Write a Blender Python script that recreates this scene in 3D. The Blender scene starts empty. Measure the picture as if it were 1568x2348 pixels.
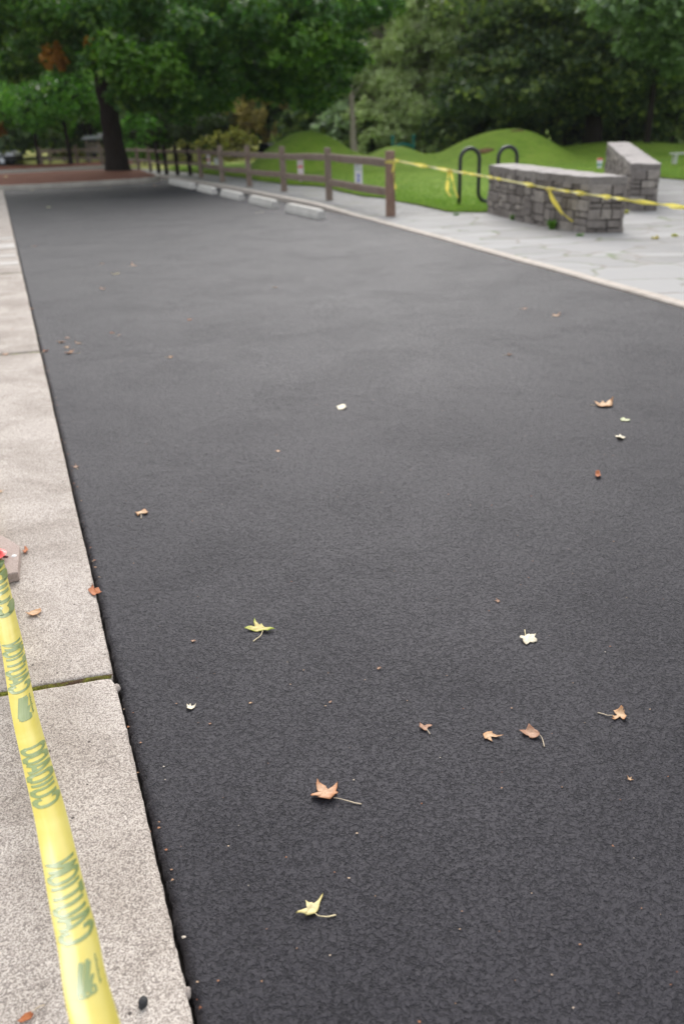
import bpy, math, random
import numpy as np
from mathutils import Vector, Matrix, noise as mnoise

random.seed(7); rng = np.random.default_rng(7)
sc = bpy.context.scene
COL = sc.collection

# ---------------------------------------------------------------- camera
CAM_H = 1.45
F_PX, CX, CY = 1826.0, 784.0, 1174.0          # measured on a 1568 x 2348 view of the photograph
TH, RO = math.atan(879 / F_PX), 0.04
ct, st, cr, sr = math.cos(TH), math.sin(TH), math.cos(RO), math.sin(RO)
FW = Vector((0, ct, -st))
RT = Vector((cr, -sr * st, -sr * ct))
UP = Vector((sr, cr * st, cr * ct))
cam_d = bpy.data.cameras.new('camera'); cam = bpy.data.objects.new('camera', cam_d); COL.objects.link(cam)
m = Matrix((RT, UP, -FW)).transposed().to_4x4(); m.translation = Vector((0, 0, CAM_H))
cam.matrix_world = m
cam_d.sensor_fit = 'VERTICAL'; cam_d.sensor_height = 36; cam_d.lens = 28.0
cam_d.clip_start = 0.05; cam_d.clip_end = 2000
cam_d.dof.use_dof = True; cam_d.dof.focus_distance = 2.15; cam_d.dof.aperture_fstop = 2.45
sc.camera = cam

# ---------------------------------------------------------------- sky, sun, exposure
SUN_EL, SUN_AZ = math.radians(36), math.radians(0)      # azimuth from +Y towards +X
w = bpy.data.worlds.new("World"); sc.world = w; w.use_nodes = True
nt = w.node_tree; nt.nodes.clear()
sky = nt.nodes.new('ShaderNodeTexSky'); sky.sky_type = 'NISHITA'; sky.sun_disc = False
sky.sun_elevation = SUN_EL; sky.sun_rotation = SUN_AZ
sky.air_density = 1.0; sky.dust_density = 6.0; sky.ozone_density = 1.0
hs = nt.nodes.new('ShaderNodeHueSaturation'); hs.inputs['Saturation'].default_value = 0.45
bg = nt.nodes.new('ShaderNodeBackground'); bg.inputs['Strength'].default_value = 0.15
wo = nt.nodes.new('ShaderNodeOutputWorld')
gm = nt.nodes.new('ShaderNodeGamma'); gm.inputs['Gamma'].default_value = 0.5      # overcast: an even sky rather than a bright patch about the sun
nt.links.new(sky.outputs[0], gm.inputs[0]); nt.links.new(gm.outputs[0], hs.inputs['Color']); hs.inputs['Value'].default_value = 2.2; nt.links.new(hs.outputs[0], bg.inputs[0]); nt.links.new(bg.outputs[0], wo.inputs[0])
sd = bpy.data.lights.new('sun', 'SUN'); sd.energy = 1.25; sd.angle = math.radians(42); sd.color = (1, .975, .955)
so = bpy.data.objects.new('sun', sd); COL.objects.link(so)
sdir = Vector((math.sin(SUN_AZ) * math.cos(SUN_EL), math.cos(SUN_AZ) * math.cos(SUN_EL), math.sin(SUN_EL)))
so.rotation_euler = sdir.to_track_quat('Z', 'Y').to_euler(); so.location = (0, 0, 30)
sc.view_settings.view_transform = 'Standard'; sc.view_settings.look = 'None'
sc.view_settings.exposure = 1.12; sc.view_settings.gamma = 1
sc.cycles.use_denoising = True
sc.cycles.max_bounces = 10; sc.cycles.diffuse_bounces = 6; sc.cycles.glossy_bounces = 3
sc.cycles.transmission_bounces = 8; sc.cycles.transparent_max_bounces = 6

# ---------------------------------------------------------------- helpers
def ray(px, py):
    return FW + RT * ((px - CX) / F_PX) - UP * ((py - CY) / F_PX)
def G(px, py, z=0.0):                      # where a line of sight meets the level z
    d = ray(px, py); t = (z - CAM_H) / d.z
    return Vector((d.x * t, d.y * t, z))
def PY(px, py, Y):                         # where it meets the distance Y
    d = ray(px, py); t = Y / d.y
    return Vector((d.x * t, Y, CAM_H + d.z * t))

def link(o, parent=None):
    COL.objects.link(o)
    if parent: o.parent = parent
    return o
def tag(o, label=None, cat=None, group=None, kind=None):
    if label: o['label'] = label
    if cat: o['category'] = cat
    if group: o['group'] = group
    if kind: o['kind'] = kind
    return o
def empty(name, loc, label, cat, group=None, rz=0):
    o = bpy.data.objects.new(name, None); COL.objects.link(o); o.location = loc; o.rotation_euler.z = rz
    o.empty_display_size = .1
    return tag(o, label, cat, group)
class MB:
    def __init__(s): s.v = []; s.f = []; s.t = []
    def add(s, vs, fs, tint=0.5):
        n = len(s.v); s.v += [tuple(v) for v in vs]; s.f += [tuple(i + n for i in f) for f in fs]; s.t += [tint] * len(vs)
    def box(s, c, d, rz=0, tint=.5, taper=1.0):
        cx, cy, cz = c; dx, dy, dz = d[0] / 2, d[1] / 2, d[2] / 2; a, b = math.cos(rz), math.sin(rz); vs = []
        for z, k in ((-dz, 1), (dz, taper)):
            for x, y in ((-dx, -dy), (dx, -dy), (dx, dy), (-dx, dy)):
                x *= k; y *= k; vs.append((cx + x * a - y * b, cy + x * b + y * a, cz + z))
        s.add(vs, [(3, 2, 1, 0), (4, 5, 6, 7), (0, 1, 5, 4), (1, 2, 6, 5), (2, 3, 7, 6), (3, 0, 4, 7)], tint)
    def tube(s, pts, rads, n=10, tint=.5, cap=True, wob=0.0):
        pts = [Vector(p) for p in pts]; k = len(pts)
        if not hasattr(rads, '__len__'): rads = [rads] * k
        vs = []; fs = []; prev = None
        for i, p in enumerate(pts):
            d = (pts[min(i + 1, k - 1)] - pts[max(i - 1, 0)]).normalized()
            if prev is None:
                a = d.orthogonal().normalized()
            else:
                a = (prev - d * prev.dot(d)).normalized()
            prev = a; b = d.cross(a)
            for j in range(n):
                t = 2 * math.pi * j / n; r = rads[i] * (1 + wob * random.uniform(-1, 1))
                vs.append(p + (a * math.cos(t) + b * math.sin(t)) * r)
        for i in range(k - 1):
            for j in range(n):
                fs.append((i * n + j, i * n + (j + 1) % n, (i + 1) * n + (j + 1) % n, (i + 1) * n + j))
        if cap:
            fs.append(tuple(range(n - 1, -1, -1))); fs.append(tuple((k - 1) * n + j for j in range(n)))
        s.add(vs, fs, tint)
    def build(s, name, mat, parent=None, smooth=False, bevel=0, sub=0, loc=None):
        me = bpy.data.meshes.new(name); me.from_pydata(s.v, [], s.f); me.update()
        at = me.attributes.new('tint', 'FLOAT', 'POINT'); at.data.foreach_set('value', s.t)
        me.materials.append(mat)
        if smooth: me.shade_smooth()
        o = bpy.data.objects.new(name, me); link(o, parent)
        if loc is not None: o.location = loc
        if bevel:
            bv = o.modifiers.new('b', 'BEVEL'); bv.width = bevel; bv.segments = 2; bv.limit_method = 'ANGLE'
        if sub:
            ss = o.modifiers.new('s', 'SUBSURF'); ss.levels = sub; ss.render_levels = sub
        return o
def np_mesh(name, verts, nper, mat, tint, parent=None):
    me = bpy.data.meshes.new(name); n = len(verts); nf = n // nper
    me.vertices.add(n); me.vertices.foreach_set('co', verts.astype(np.float32).ravel())
    me.loops.add(n); me.loops.foreach_set('vertex_index', np.arange(n, dtype=np.int32))
    me.polygons.add(nf); me.polygons.foreach_set('loop_start', np.arange(0, n, nper, dtype=np.int32))
    me.polygons.foreach_set('loop_total', np.full(nf, nper, dtype=np.int32))
    me.update(calc_edges=True)
    at = me.attributes.new('tint', 'FLOAT', 'POINT'); at.data.foreach_set('value', np.repeat(tint, nper).astype(np.float32))
    me.materials.append(mat)
    o = bpy.data.objects.new(name, me); return link(o, parent)
def grid_mesh(name, P, mat, parent=None, smooth=True):      # P[i][j] -> Vector
    ni, nj = len(P), len(P[0]); b = MB()
    b.v = [tuple(p) for r in P for p in r]; b.t = [.5] * len(b.v)
    b.f = [(i * nj + j, i * nj + j + 1, (i + 1) * nj + j + 1, (i + 1) * nj + j) for i in range(ni - 1) for j in range(nj - 1)]
    return b.build(name, mat, parent, smooth=smooth)

# ---------------------------------------------------------------- material helpers
class NT:
    def __init__(s, name):
        s.m = bpy.data.materials.new(name); s.m.use_nodes = True; s.t = s.m.node_tree; s.t.nodes.clear()
        s.out = s.n('ShaderNodeOutputMaterial'); s.p = s.n('ShaderNodeBsdfPrincipled'); s.l(s.p.outputs[0], s.out.inputs[0])
        s.geo = s.n('ShaderNodeNewGeometry')
    def n(s, t, **k):
        x = s.t.nodes.new(t)
        for a, v in k.items(): setattr(x, a, v)
        return x
    def l(s, a, b): s.t.links.new(a, b)
    def pos(s, scale=(1, 1, 1), rz=0, loc=(0, 0, 0)):
        mp = s.n('ShaderNodeMapping'); mp.inputs['Scale'].default_value = scale; mp.inputs['Rotation'].default_value[2] = rz
        mp.inputs['Location'].default_value = loc
        s.l(s.geo.outputs['Position'], mp.inputs[0]); return mp.outputs[0]
    def noise(s, scale, vec=None, det=4, rough=.55, dist=0):
        x = s.n('ShaderNodeTexNoise'); x.inputs['Scale'].default_value = scale; x.inputs['Detail'].default_value = det
        x.inputs['Roughness'].default_value = rough; x.inputs['Distortion'].default_value = dist
        s.l(vec if vec is not None else s.geo.outputs['Position'], x.inputs['Vector']); return x.outputs[0]
    def voro(s, scale, vec=None, feat='F1', out=0, rnd=1.0):
        x = s.n('ShaderNodeTexVoronoi', feature=feat); x.inputs['Scale'].default_value = scale; x.inputs['Randomness'].default_value = rnd
        s.l(vec if vec is not None else s.geo.outputs['Position'], x.inputs['Vector']); return x.outputs[out]
    def ramp(s, f, stops, interp='LINEAR'):
        x = s.n('ShaderNodeValToRGB'); e = x.color_ramp.elements; x.color_ramp.interpolation = interp
        while len(e) < len(stops): e.new(.5)
        for i, (p, c) in enumerate(stops):
            e[i].position = p; e[i].color = (c if hasattr(c, '__len__') else (c, c, c)) + ((1,) if not hasattr(c, '__len__') or len(c) == 3 else ())
        s.l(f, x.inputs[0]); return x.outputs[0]
    def mix(s, f, a, b, mode='MIX'):
        x = s.n('ShaderNodeMix', data_type='RGBA', blend_type=mode)
        for i, v in ((0, f), (6, a), (7, b)):
            if hasattr(v, 'is_output'): s.l(v, x.inputs[i])
            elif i == 0: x.inputs[0].default_value = v
            else: x.inputs[i].default_value = tuple(v) + (1,)
        return x.outputs[2]
    def math(s, op, a, b=0.0, clamp=False):
        x = s.n('ShaderNodeMath', operation=op, use_clamp=clamp)
        for i, v in ((0, a), (1, b)):
            if hasattr(v, 'is_output'): s.l(v, x.inputs[i])
            else: x.inputs[i].default_value = v
        return x.outputs[0]
    def attr(s, name='tint'):
        x = s.n('ShaderNodeAttribute'); x.attribute_name = name; return x.outputs['Fac']
    def bump(s, h, dist, strength=1.0, prev=None):
        x = s.n('ShaderNodeBump'); x.inputs['Strength'].default_value = strength; x.inputs['Distance'].default_value = dist
        s.l(h, x.inputs['Height'])
        if prev is not None: s.l(prev, x.inputs['Normal'])
        return x.outputs[0]
    def set(s, col=None, rough=None, spec=None, normal=None, metal=None):
        for nm, v in (('Base Color', col), ('Roughness', rough), ('Specular IOR Level', spec), ('Normal', normal), ('Metallic', metal)):
            if v is None: continue
            if hasattr(v, 'is_output'): s.l(v, s.p.inputs[nm])
            elif nm == 'Base Color': s.p.inputs[nm].default_value = tuple(v) + (1,)
            else: s.p.inputs[nm].default_value = v
        return s
def plain(name, col, rough=.6, spec=.4, metal=0, var=.12, scale=30):
    t = NT(name); nz = t.noise(scale, det=5)
    c = t.mix(t.ramp(nz, [(.3, 0.0), (.7, 1.0)]), tuple(max(0, x * (1 - var)) for x in col), tuple(min(1, x * (1 + var)) for x in col))
    t.set(c, rough, spec, metal=metal); return t.m
def foliage(name, dark, mid, light, trans=.5, gain=2.1):
    dark, mid, light = [tuple(min(.8, v * gain) for v in c) for c in (dark, mid, light)]
    t = NT(name); a = t.attr(); nz = t.noise(.8, det=2)
    f = t.math('ADD', a, t.math('MULTIPLY', t.math('SUBTRACT', nz, .5), .5), True)
    c = t.ramp(f, [(0, dark), (.55, mid), (1, light)])
    t.set(c, .42, .5)
    tr = t.n('ShaderNodeBsdfTranslucent'); t.l(t.mix(1.0, c, (1.0, 1.2, .65), 'MULTIPLY'), tr.inputs[0])
    mx = t.n('ShaderNodeMixShader'); mx.inputs[0].default_value = trans
    t.l(t.p.outputs[0], mx.inputs[1]); t.l(tr.outputs[0], mx.inputs[2]); t.l(mx.outputs[0], t.out.inputs[0]); return t.m

# ---------------------------------------------------------------- materials
def m_asphalt():
    t = NT('asphalt'); p = t.pos()
    nc = t.n('ShaderNodeTexNoise'); nc.inputs['Scale'].default_value = 80; nc.inputs['Detail'].default_value = 2; t.l(p, nc.inputs['Vector'])
    vm = t.n('ShaderNodeVectorMath', operation='SCALE'); vm.inputs['Scale'].default_value = .013; t.l(nc.outputs['Color'], vm.inputs[0])
    va = t.n('ShaderNodeVectorMath', operation='ADD'); t.l(p, va.inputs[0]); t.l(vm.outputs[0], va.inputs[1]); q = va.outputs[0]
    zone = t.ramp(t.noise(1.5, p, 5, .65, .4), [(.38, .80), (.50, .97), (.62, 1.40)])
    fine = t.noise(330, q, 3, .6)
    mid = t.noise(60, q, 4, .6)
    pa = t.ramp(t.noise(96, q, 3, .6), [(.37, 0.0), (.455, 1.0)])
    pb = t.ramp(t.noise(150, q, 3, .6), [(.36, 0.0), (.46, 1.0)])
    pits = t.math('MULTIPLY', pa, pb)
    h = t.math('ADD', t.math('MULTIPLY', pa, .44), t.math('MULTIPLY', pb, .28))
    h = t.math('ADD', h, t.math('MULTIPLY', fine, .26)); h = t.math('ADD', h, t.math('MULTIPLY', mid, .8))
    h = t.math('MULTIPLY', h, zone)
    nrm = t.bump(h, .0058, 1.0)
    tone = t.noise(.55, p, 4, .6, .4)
    c = t.ramp(tone, [(.32, (.0105, .0098, .0122)), (.62, (.0165, .0152, .0180))])
    c = t.mix(t.math('SUBTRACT', 1.0, pits), c, (.004, .004, .005))
    r = t.ramp(t.noise(.8, t.pos(loc=(5, 3, 0)), 4, .6), [(.35, .625), (.7, .655)])
    t.set(c, r, .46, nrm); t.p.inputs['Specular Tint'].default_value = (.93, .90, 1.0, 1); return t.m
def m_concrete():
    t = NT('concrete'); p = t.pos()
    vx = t.n('ShaderNodeTexVoronoi'); vx.inputs['Scale'].default_value = 250; t.l(p, vx.inputs['Vector'])
    sep = t.n('ShaderNodeSeparateColor'); t.l(vx.outputs['Color'], sep.inputs[0])
    grain = t.ramp(sep.outputs[0], [(0, (.10, .085, .08)), (.14, (.26, .23, .215)), (.30, (.50, .455, .425)), (.75, (.62, .57, .53)), (1, (.72, .68, .64))])
    n2 = t.noise(260, p, 3, .7)
    c = t.mix(t.ramp(n2, [(.42, .9), (.52, 0.0)]), grain, (.12, .10, .095))
    c = t.mix(.30, c, (.54, .49, .455))
    dirt = t.ramp(t.noise(2.2, p, 6, .7, .5), [(.40, (1, .98, .945)), (.62, (.74, .71, .67))])
    c = t.mix(1.0, c, dirt, 'MULTIPLY')
    v2 = t.n('ShaderNodeTexVoronoi'); v2.inputs['Scale'].default_value = 26; t.l(p, v2.inputs['Vector'])
    sp2 = t.n('ShaderNodeSeparateColor'); t.l(v2.outputs['Color'], sp2.inputs[0])
    pit = t.math('MULTIPLY', t.math('LESS_THAN', v2.outputs['Distance'], .10), t.math('GREATER_THAN', sp2.outputs[1], .70))
    c = t.mix(pit, c, (.09, .075, .07))
    h = t.math('ADD', t.math('MULTIPLY', n2, .6), t.math('MULTIPLY', t.noise(40, p, 4), .7))
    h = t.math('SUBTRACT', h, t.math('MULTIPLY', pit, 1.0))
    t.set(c, .9, .1, t.bump(h, .0022, .9)); return t.m
def m_kerb(name, a, b, scale=9):
    t = NT(name); n1 = t.noise(scale, det=6, rough=.65); n2 = t.noise(160, det=2)
    c = t.ramp(n1, [(.3, a), (.7, b)]); c = t.mix(t.ramp(n2, [(.38, .5), (.5, 0.0)]), c, tuple(x * .5 for x in a))
    t.set(c, .85, .25, t.bump(n2, .002, .8)); return t.m
def m_gravel():
    t = NT('gravel'); vx = t.n('ShaderNodeTexVoronoi'); vx.inputs['Scale'].default_value = 55; t.l(t.pos(), vx.inputs['Vector'])
    sep = t.n('ShaderNodeSeparateColor'); t.l(vx.outputs['Color'], sep.inputs[0])
    c = t.ramp(sep.outputs[0], [(0, (.17, .165, .16)), (.5, (.31, .30, .29)), (1, (.44, .43, .42))])
    c = t.mix(t.ramp(t.noise(1.4, det=5), [(.5, 0.0), (.72, .5)]), c, (.20, .21, .13))
    t.set(c, .9, .2, t.bump(vx.outputs['Distance'], .01, .8)); return t.m
def m_flag():
    t = NT('flagstone'); p = t.pos((.8, 1.35, 1), .2)
    nc = t.n('ShaderNodeTexNoise'); nc.inputs['Scale'].default_value = 1.6; t.l(p, nc.inputs['Vector'])
    vm = t.n('ShaderNodeVectorMath', operation='SCALE'); vm.inputs['Scale'].default_value = .75; t.l(nc.outputs['Color'], vm.inputs[0])
    va = t.n('ShaderNodeVectorMath', operation='ADD'); t.l(p, va.inputs[0]); t.l(vm.outputs[0], va.inputs[1]); q = va.outputs[0]
    e = t.voro(1.15, q, 'DISTANCE_TO_EDGE')
    vx = t.n('ShaderNodeTexVoronoi'); vx.inputs['Scale'].default_value = 1.15; t.l(q, vx.inputs['Vector'])
    sep = t.n('ShaderNodeSeparateColor'); t.l(vx.outputs['Color'], sep.inputs[0])
    c = t.ramp(sep.outputs[0], [(0, (.215, .21, .207)), (.5, (.275, .27, .268)), (1, (.33, .325, .322))])
    c = t.mix(t.ramp(t.noise(3, det=6, rough=.7), [(.35, .35), (.7, 0.0)]), c, (.34, .32, .30))
    jn = t.noise(5, det=3)
    joint = t.math('MULTIPLY', t.ramp(e, [(0, 1.0), (.036, 0.0)]), t.ramp(jn, [(.38, .65), (.60, 1.0)]))
    jc = t.ramp(t.noise(2.6, det=2), [(.45, (.20, .17, .145)), (.6, (.10, .14, .04))])
    c = t.mix(joint, c, jc)
    h = t.math('ADD', t.ramp(e, [(0, 0.0), (.05, 1.0)]), t.math('MULTIPLY', t.noise(9, det=5), .7))
    t.set(c, .75, .3, t.bump(h, .010, .6)); return t.m
def m_lawn():
    t = NT('lawn_grass'); n1 = t.noise(.45, det=4); n2 = t.noise(60, det=4, rough=.7); n3 = t.noise(6, det=3)
    c = t.ramp(n1, [(.3, (.195, .335, .030)), (.7, (.32, .465, .062))])
    c = t.mix(t.ramp(n2, [(.3, .6), (.6, 0.0)]), c, (.085, .165, .015))
    c = t.mix(t.ramp(n3, [(.52, 0.0), (.70, .45)]), c, (.36, .38, .09)); c = t.mix(t.ramp(t.noise(2.2, det=5, rough=.7), [(.36, .45), (.5, 0.0)]), c, (.11, .21, .022))
    sx = t.n('ShaderNodeSeparateXYZ'); t.l(t.geo.outputs['Position'], sx.inputs[0])     # dry yellow meadow beyond the far fence
    far = t.math('MULTIPLY', t.ramp(t.math('MULTIPLY', sx.outputs[1], .01), [(.37, 0.0), (.43, 1.0)]), t.ramp(t.math('ADD', t.math('MULTIPLY', sx.outputs[0], .02), .5), [(.44, 1.0), (.47, 0.0)]))
    c = t.mix(t.math('MULTIPLY', far, .75), c, (.62, .58, .20))
    t.set(c, .8, .15, t.bump(n2, .04, 1.0)); return t.m
def m_mulch():
    t = NT('mulch'); n1 = t.noise(40, det=5, rough=.7); n2 = t.noise(2, det=3)
    c = t.ramp(n1, [(.3, (.08, .032, .022)), (.55, (.24, .105, .07)), (.75, (.38, .20, .135))])
    c = t.mix(t.ramp(n2, [(.4, 0.0), (.7, .5)]), c, (.14, .052, .035))
    t.set(c, .9, .1, t.bump(n1, .03, 1.0)); return t.m
def m_stone(name, a, b, c3, top=None):
    t = NT(name); a_ = t.attr(); n1 = t.noise(11, det=6, rough=.7); n2 = t.noise(60, det=4)
    c = t.ramp(a_, [(0, a), (.55, b), (1, c3)]); c = t.mix(t.ramp(n1, [(.35, .45), (.62, 0.0)]), c, tuple(x * .55 for x in a))
    c = t.mix(t.ramp(n2, [(.55, 0.0), (.75, .35)]), c, (.42, .40, .37))
    if top:                                           # skylight painted in pale, plus lichen and dust, on upward faces of cap stones
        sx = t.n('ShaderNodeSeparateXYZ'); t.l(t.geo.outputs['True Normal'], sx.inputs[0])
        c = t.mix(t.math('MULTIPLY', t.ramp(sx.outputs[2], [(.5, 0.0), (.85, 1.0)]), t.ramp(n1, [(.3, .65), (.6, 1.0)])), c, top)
    h = t.math('ADD', n1, t.math('MULTIPLY', n2, .4)); t.set(c, .85, .25, t.bump(h, .02, .9)); return t.m
def m_wood(name, a, b):
    t = NT(name); n1 = t.noise(7, t.pos((6, 6, .7)), 6, .7); n2 = t.noise(3, det=3)
    c = t.ramp(n1, [(.3, a), (.7, b)]); c = t.mix(t.ramp(n2, [(.5, 0.0), (.75, .5)]), c, (.16, .085, .06))
    t.set(c, .85, .2, t.bump(n1, .01, .9)); return t.m
def m_bark(name, a, b):
    t = NT(name); n1 = t.noise(5, t.pos((5, 5, .8)), 6, .7)
    t.set(t.ramp(n1, [(.3, a), (.7, b)]), .9, .15, t.bump(n1, .04, 1.0)); return t.m
def m_leafblade(name, base, tip, spot, stain=.4):
    t = NT(name); a = t.attr(); n = t.noise(55, det=4, rough=.6); n2 = t.noise(260, det=3)
    f = t.math('ADD', a, t.math('MULTIPLY', t.math('SUBTRACT', n, .5), .9), True)
    c = t.ramp(f, [(.1, base), (.9, tip)]); c = t.mix(t.ramp(n2, [(.56, 0.0), (.72, stain)]), c, spot)
    t.set(c, .55, .3, t.bump(n2, .0012, .7))
    tr = t.n('ShaderNodeBsdfTranslucent'); t.l(c, tr.inputs[0]); mx = t.n('ShaderNodeMixShader'); mx.inputs[0].default_value = .2
    t.l(t.p.outputs[0], mx.inputs[1]); t.l(tr.outputs[0], mx.inputs[2]); t.l(mx.outputs[0], t.out.inputs[0]); return t.m
def m_tape():
    t = NT('yellow_tape'); n = t.noise(14, det=2); c = t.mix(t.ramp(n, [(.35, 0.0), (.7, 1.0)]), (.66, .56, .13), (.71, .62, .18))
    t.set(c, .20, .55)
    tr = t.n('ShaderNodeBsdfTranslucent'); t.l(c, tr.inputs[0]); mx = t.n('ShaderNodeMixShader'); mx.inputs[0].default_value = .3
    t.l(t.p.outputs[0], mx.inputs[1]); t.l(tr.outputs[0], mx.inputs[2]); t.l(mx.outputs[0], t.out.inputs[0]); return t.m

ASPH, CONC, GRAV, FLAG, LAWN, MULCH, TAPE = m_asphalt(), m_concrete(), m_gravel(), m_flag(), m_lawn(), m_mulch(), m_tape()
KERB_R = m_kerb('right_kerb', (.41, .355, .305), (.56, .50, .445)); KERB_I = m_kerb('island_kerb', (.34, .31, .27), (.52, .48, .42), 3)
STOPC = m_kerb('stop_concrete', (.50, .475, .435), (.64, .61, .565), 5)
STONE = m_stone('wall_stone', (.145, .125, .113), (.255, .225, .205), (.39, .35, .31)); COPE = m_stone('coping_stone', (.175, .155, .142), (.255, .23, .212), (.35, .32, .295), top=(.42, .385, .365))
MORTAR = plain('mortar', (.055, .048, .043), .95, .1)
POSTW = m_wood('fence_wood', (.14, .098, .076), (.29, .235, .19)); POSTN = m_wood('brown_post_wood', (.17, .10, .072), (.34, .235, .18))
BARK_D = m_bark('dark_bark', (.012, .009, .008), (.045, .034, .028)); BARK_G = m_bark('grey_bark', (.30, .245, .21), (.55, .46, .41))
DIRT = plain('joint_dirt', (.012, .010, .009), .95, .1, var=.5, scale=60)
# ---------------------------------------------------------------- the ground
def XL(y): return -.3 - .378 * (y - .9)                # where pavement meets asphalt
def nz(x, y=0, z=0): return mnoise.noise(Vector((x, y, z)))
S = lambda name, mat, b, **k: tag(b.build(name, mat, **k), kind='structure')
b = MB(); b.add([(-300, -60, -.09), (300, -60, -.09), (300, 360, -.09), (-300, 360, -.09)], [(0, 1, 2, 3)])
S('ground', plain('ground_soil', (.075, .09, .03), .95, .1, var=.4, scale=2), b)

ys = []; y = -2.5
while y < 34: ys.append(y); y += .009 if 0 < y < 3.6 else (.02 if y < 7 else .12)
P = []
for y in ys:
    fade = 1.0 if y > 0 else 1
    e = XL(y) + .001 + .004 * nz(y * 14) + .006 * nz(y * 47, 3) + .003 * nz(y * 2.1, 9)
    row = [Vector((e, y, -.045)), Vector((e + .004, y, -.012 + .004 * nz(y * 60, 5)))]
    row += [Vector((e + .016, y, -.003 + .0025 * nz(y * 50, 7)))]
    for dx in (.026, .036, .048, .062): row.append(Vector((e + dx, y, .0045 * (1 - dx / .07) * nz(y * 55, dx * 60) + .003 * (1 - dx / .07) * nz(y * 17, dx * 30))))
    for dx in (.09, .4, 1.2, 3, 6): row.append(Vector((e + dx, y, 0)))
    row.append(Vector((14, y, 0))); P.append(row)
tag(grid_mesh('asphalt', P, ASPH), kind='structure')
b = MB(); b.add([(-70, 33.9, -.02), (14, 33.9, -.02), (14, 47, -.02), (-70, 47, -.02)], [(0, 1, 2, 3)])
S('far_road', plain('old_asphalt', (.14, .135, .14), .8, .3, scale=8), b)
b = MB(); b.add([(-70, 20, -.024), (-12, 20, -.024), (-12, 34.5, -.024), (-70, 34.5, -.024)], [(0, 1, 2, 3)])
S('side_road', bpy.data.materials['old_asphalt'], b)

# pavement slabs on the left, their joints every 4.05 m
JS, SL = [-2.12, 1.93, 5.98, 10.03, 14.08, 18.13, 22.18, 26.23, 28.6], .22
CONC2 = m_kerb('pale_slab_concrete', (.46, .43, .40), (.58, .55, .52), 4)
bed = MB(); bed.add([(XL(-3) - 2.2, -3, -.03), (XL(-3) + .05, -3, -.03), (XL(30) + .05, 30, -.03), (XL(30) - 2.2, 30, -.03)], [(0, 1, 2, 3)])
S('joint_soil', DIRT, bed)
pav = MB()
for k in range(len(JS) - 1):
    y0, y1 = JS[k] + .008, JS[k + 1] - .008
    n = 420 if y1 < 7 else 60
    A = 26; rows = []
    for i in range(n + 1):
        u = i / n; row = []
        for j in range(A + 1):
            v = (j / A) ** 1.7                                   # 0 at the asphalt edge
            yy = y0 + (y1 - y0) * u
            xe = XL(yy) - .005 + .0025 * nz(yy * 22, k) + .0035 * nz(yy * 70, 4) + .003 * nz(yy * 1.7, 8)
            if k == 0: xe -= .010 * max(0, 1 - abs(yy - y1) / .05) ** 1.2
            if k == 1: xe -= .012 * max(0, 1 - abs(yy - y0) / .04)
            dx = -1.95 * v; x = xe + dx
            end = .004 * nz(x * 25, k * 3 + (0 if u < .5 else 9)) + .003 * nz(x * 70, 2)
            yyy = yy + SL * dx + end * (1 if u in (0, 1) else 0)
            z = .016 + .0008 * nz(x * 3, yyy * 3)
            z -= .005 * (max(0, 1 - (-dx) / .010) + max(0, 1 - u * (y1 - y0) / .010) + max(0, 1 - (1 - u) * (y1 - y0) / .010))
            row.append(Vector((x, yyy, z)))
        rows.append(row)
    n0 = len(pav.v)
    P = [[Vector((p[0].x, p[0].y, -.05))] + p for p in rows]
    P = [[Vector((p.x, p.y, -.05)) for p in P[0]]] + P + [[Vector((p.x, p.y, -.05)) for p in P[-1]]]
    nj = len(P[0])
    pav.add([p for r in P for p in r], [(i * nj + j + 1, i * nj + j, (i + 1) * nj + j, (i + 1) * nj + j + 1) for i in range(len(P) - 1) for j in range(nj - 1)], .5)
tag(pav.build('pavement', CONC, smooth=True), kind='structure')
PAINT = plain('worn_white_paint', (.49, .46, .43), .8, .15, scale=12, var=.12)
pm = MB()
def pq(y0, y1, d0, d1):
    v = [(XL(y) - d, y - SL * d, .0205) for y, d in ((y0, d0), (y1, d0), (y1, d1), (y0, d1))]; pm.add(v, [(0, 3, 2, 1)])
pq(10.75, 11.05, .02, 1.5); pq(11.05, 13.1, .42, 1.5); pq(11.55, 11.8, .03, .42); pq(12.55, 13.1, .02, .42); pq(13.75, 14.0, .03, 1.5)
S('painted_pavement_marking', PAINT, pm)

# moss and soil in the joints
t = NT('joint_moss'); n1 = t.noise(16, det=3); n2 = t.noise(230, det=3)
c = t.ramp(n1, [(.40, (.09, .055, .035)), (.50, (.15, .15, .025)), (.65, (.26, .28, .04))]); c = t.mix(t.ramp(n2, [(.35, .7), (.6, 0.0)]), c, (.02, .016, .008))
t.set(c, .95, .1, t.bump(n2, .006, 1.0)); MOSS = t.m
mb = MB()
for k, yj in enumerate(JS[1:4]):
    n = 160; vs = []
    for i in range(n + 1):
        dx = -1.9 * i / n; xe = XL(yj) - .01 + dx
        for q in (-1, -.5, 0, .5, 1):
            vs.append((xe, yj + SL * dx + q * .011, .012 + .006 * (1 - q * q) * (.5 + .9 * nz(xe * 9, k)) + .003 * nz(xe * 60, q * 3)))
    mb.add(vs, [(i * 5 + j, i * 5 + j + 1, i * 5 + j + 6, i * 5 + j + 5) for i in range(n) for j in range(4)])
tag(mb.build('joint_moss', MOSS, smooth=True), 'green moss and soil in the joints between pavement slabs', 'moss', kind='stuff')

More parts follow.
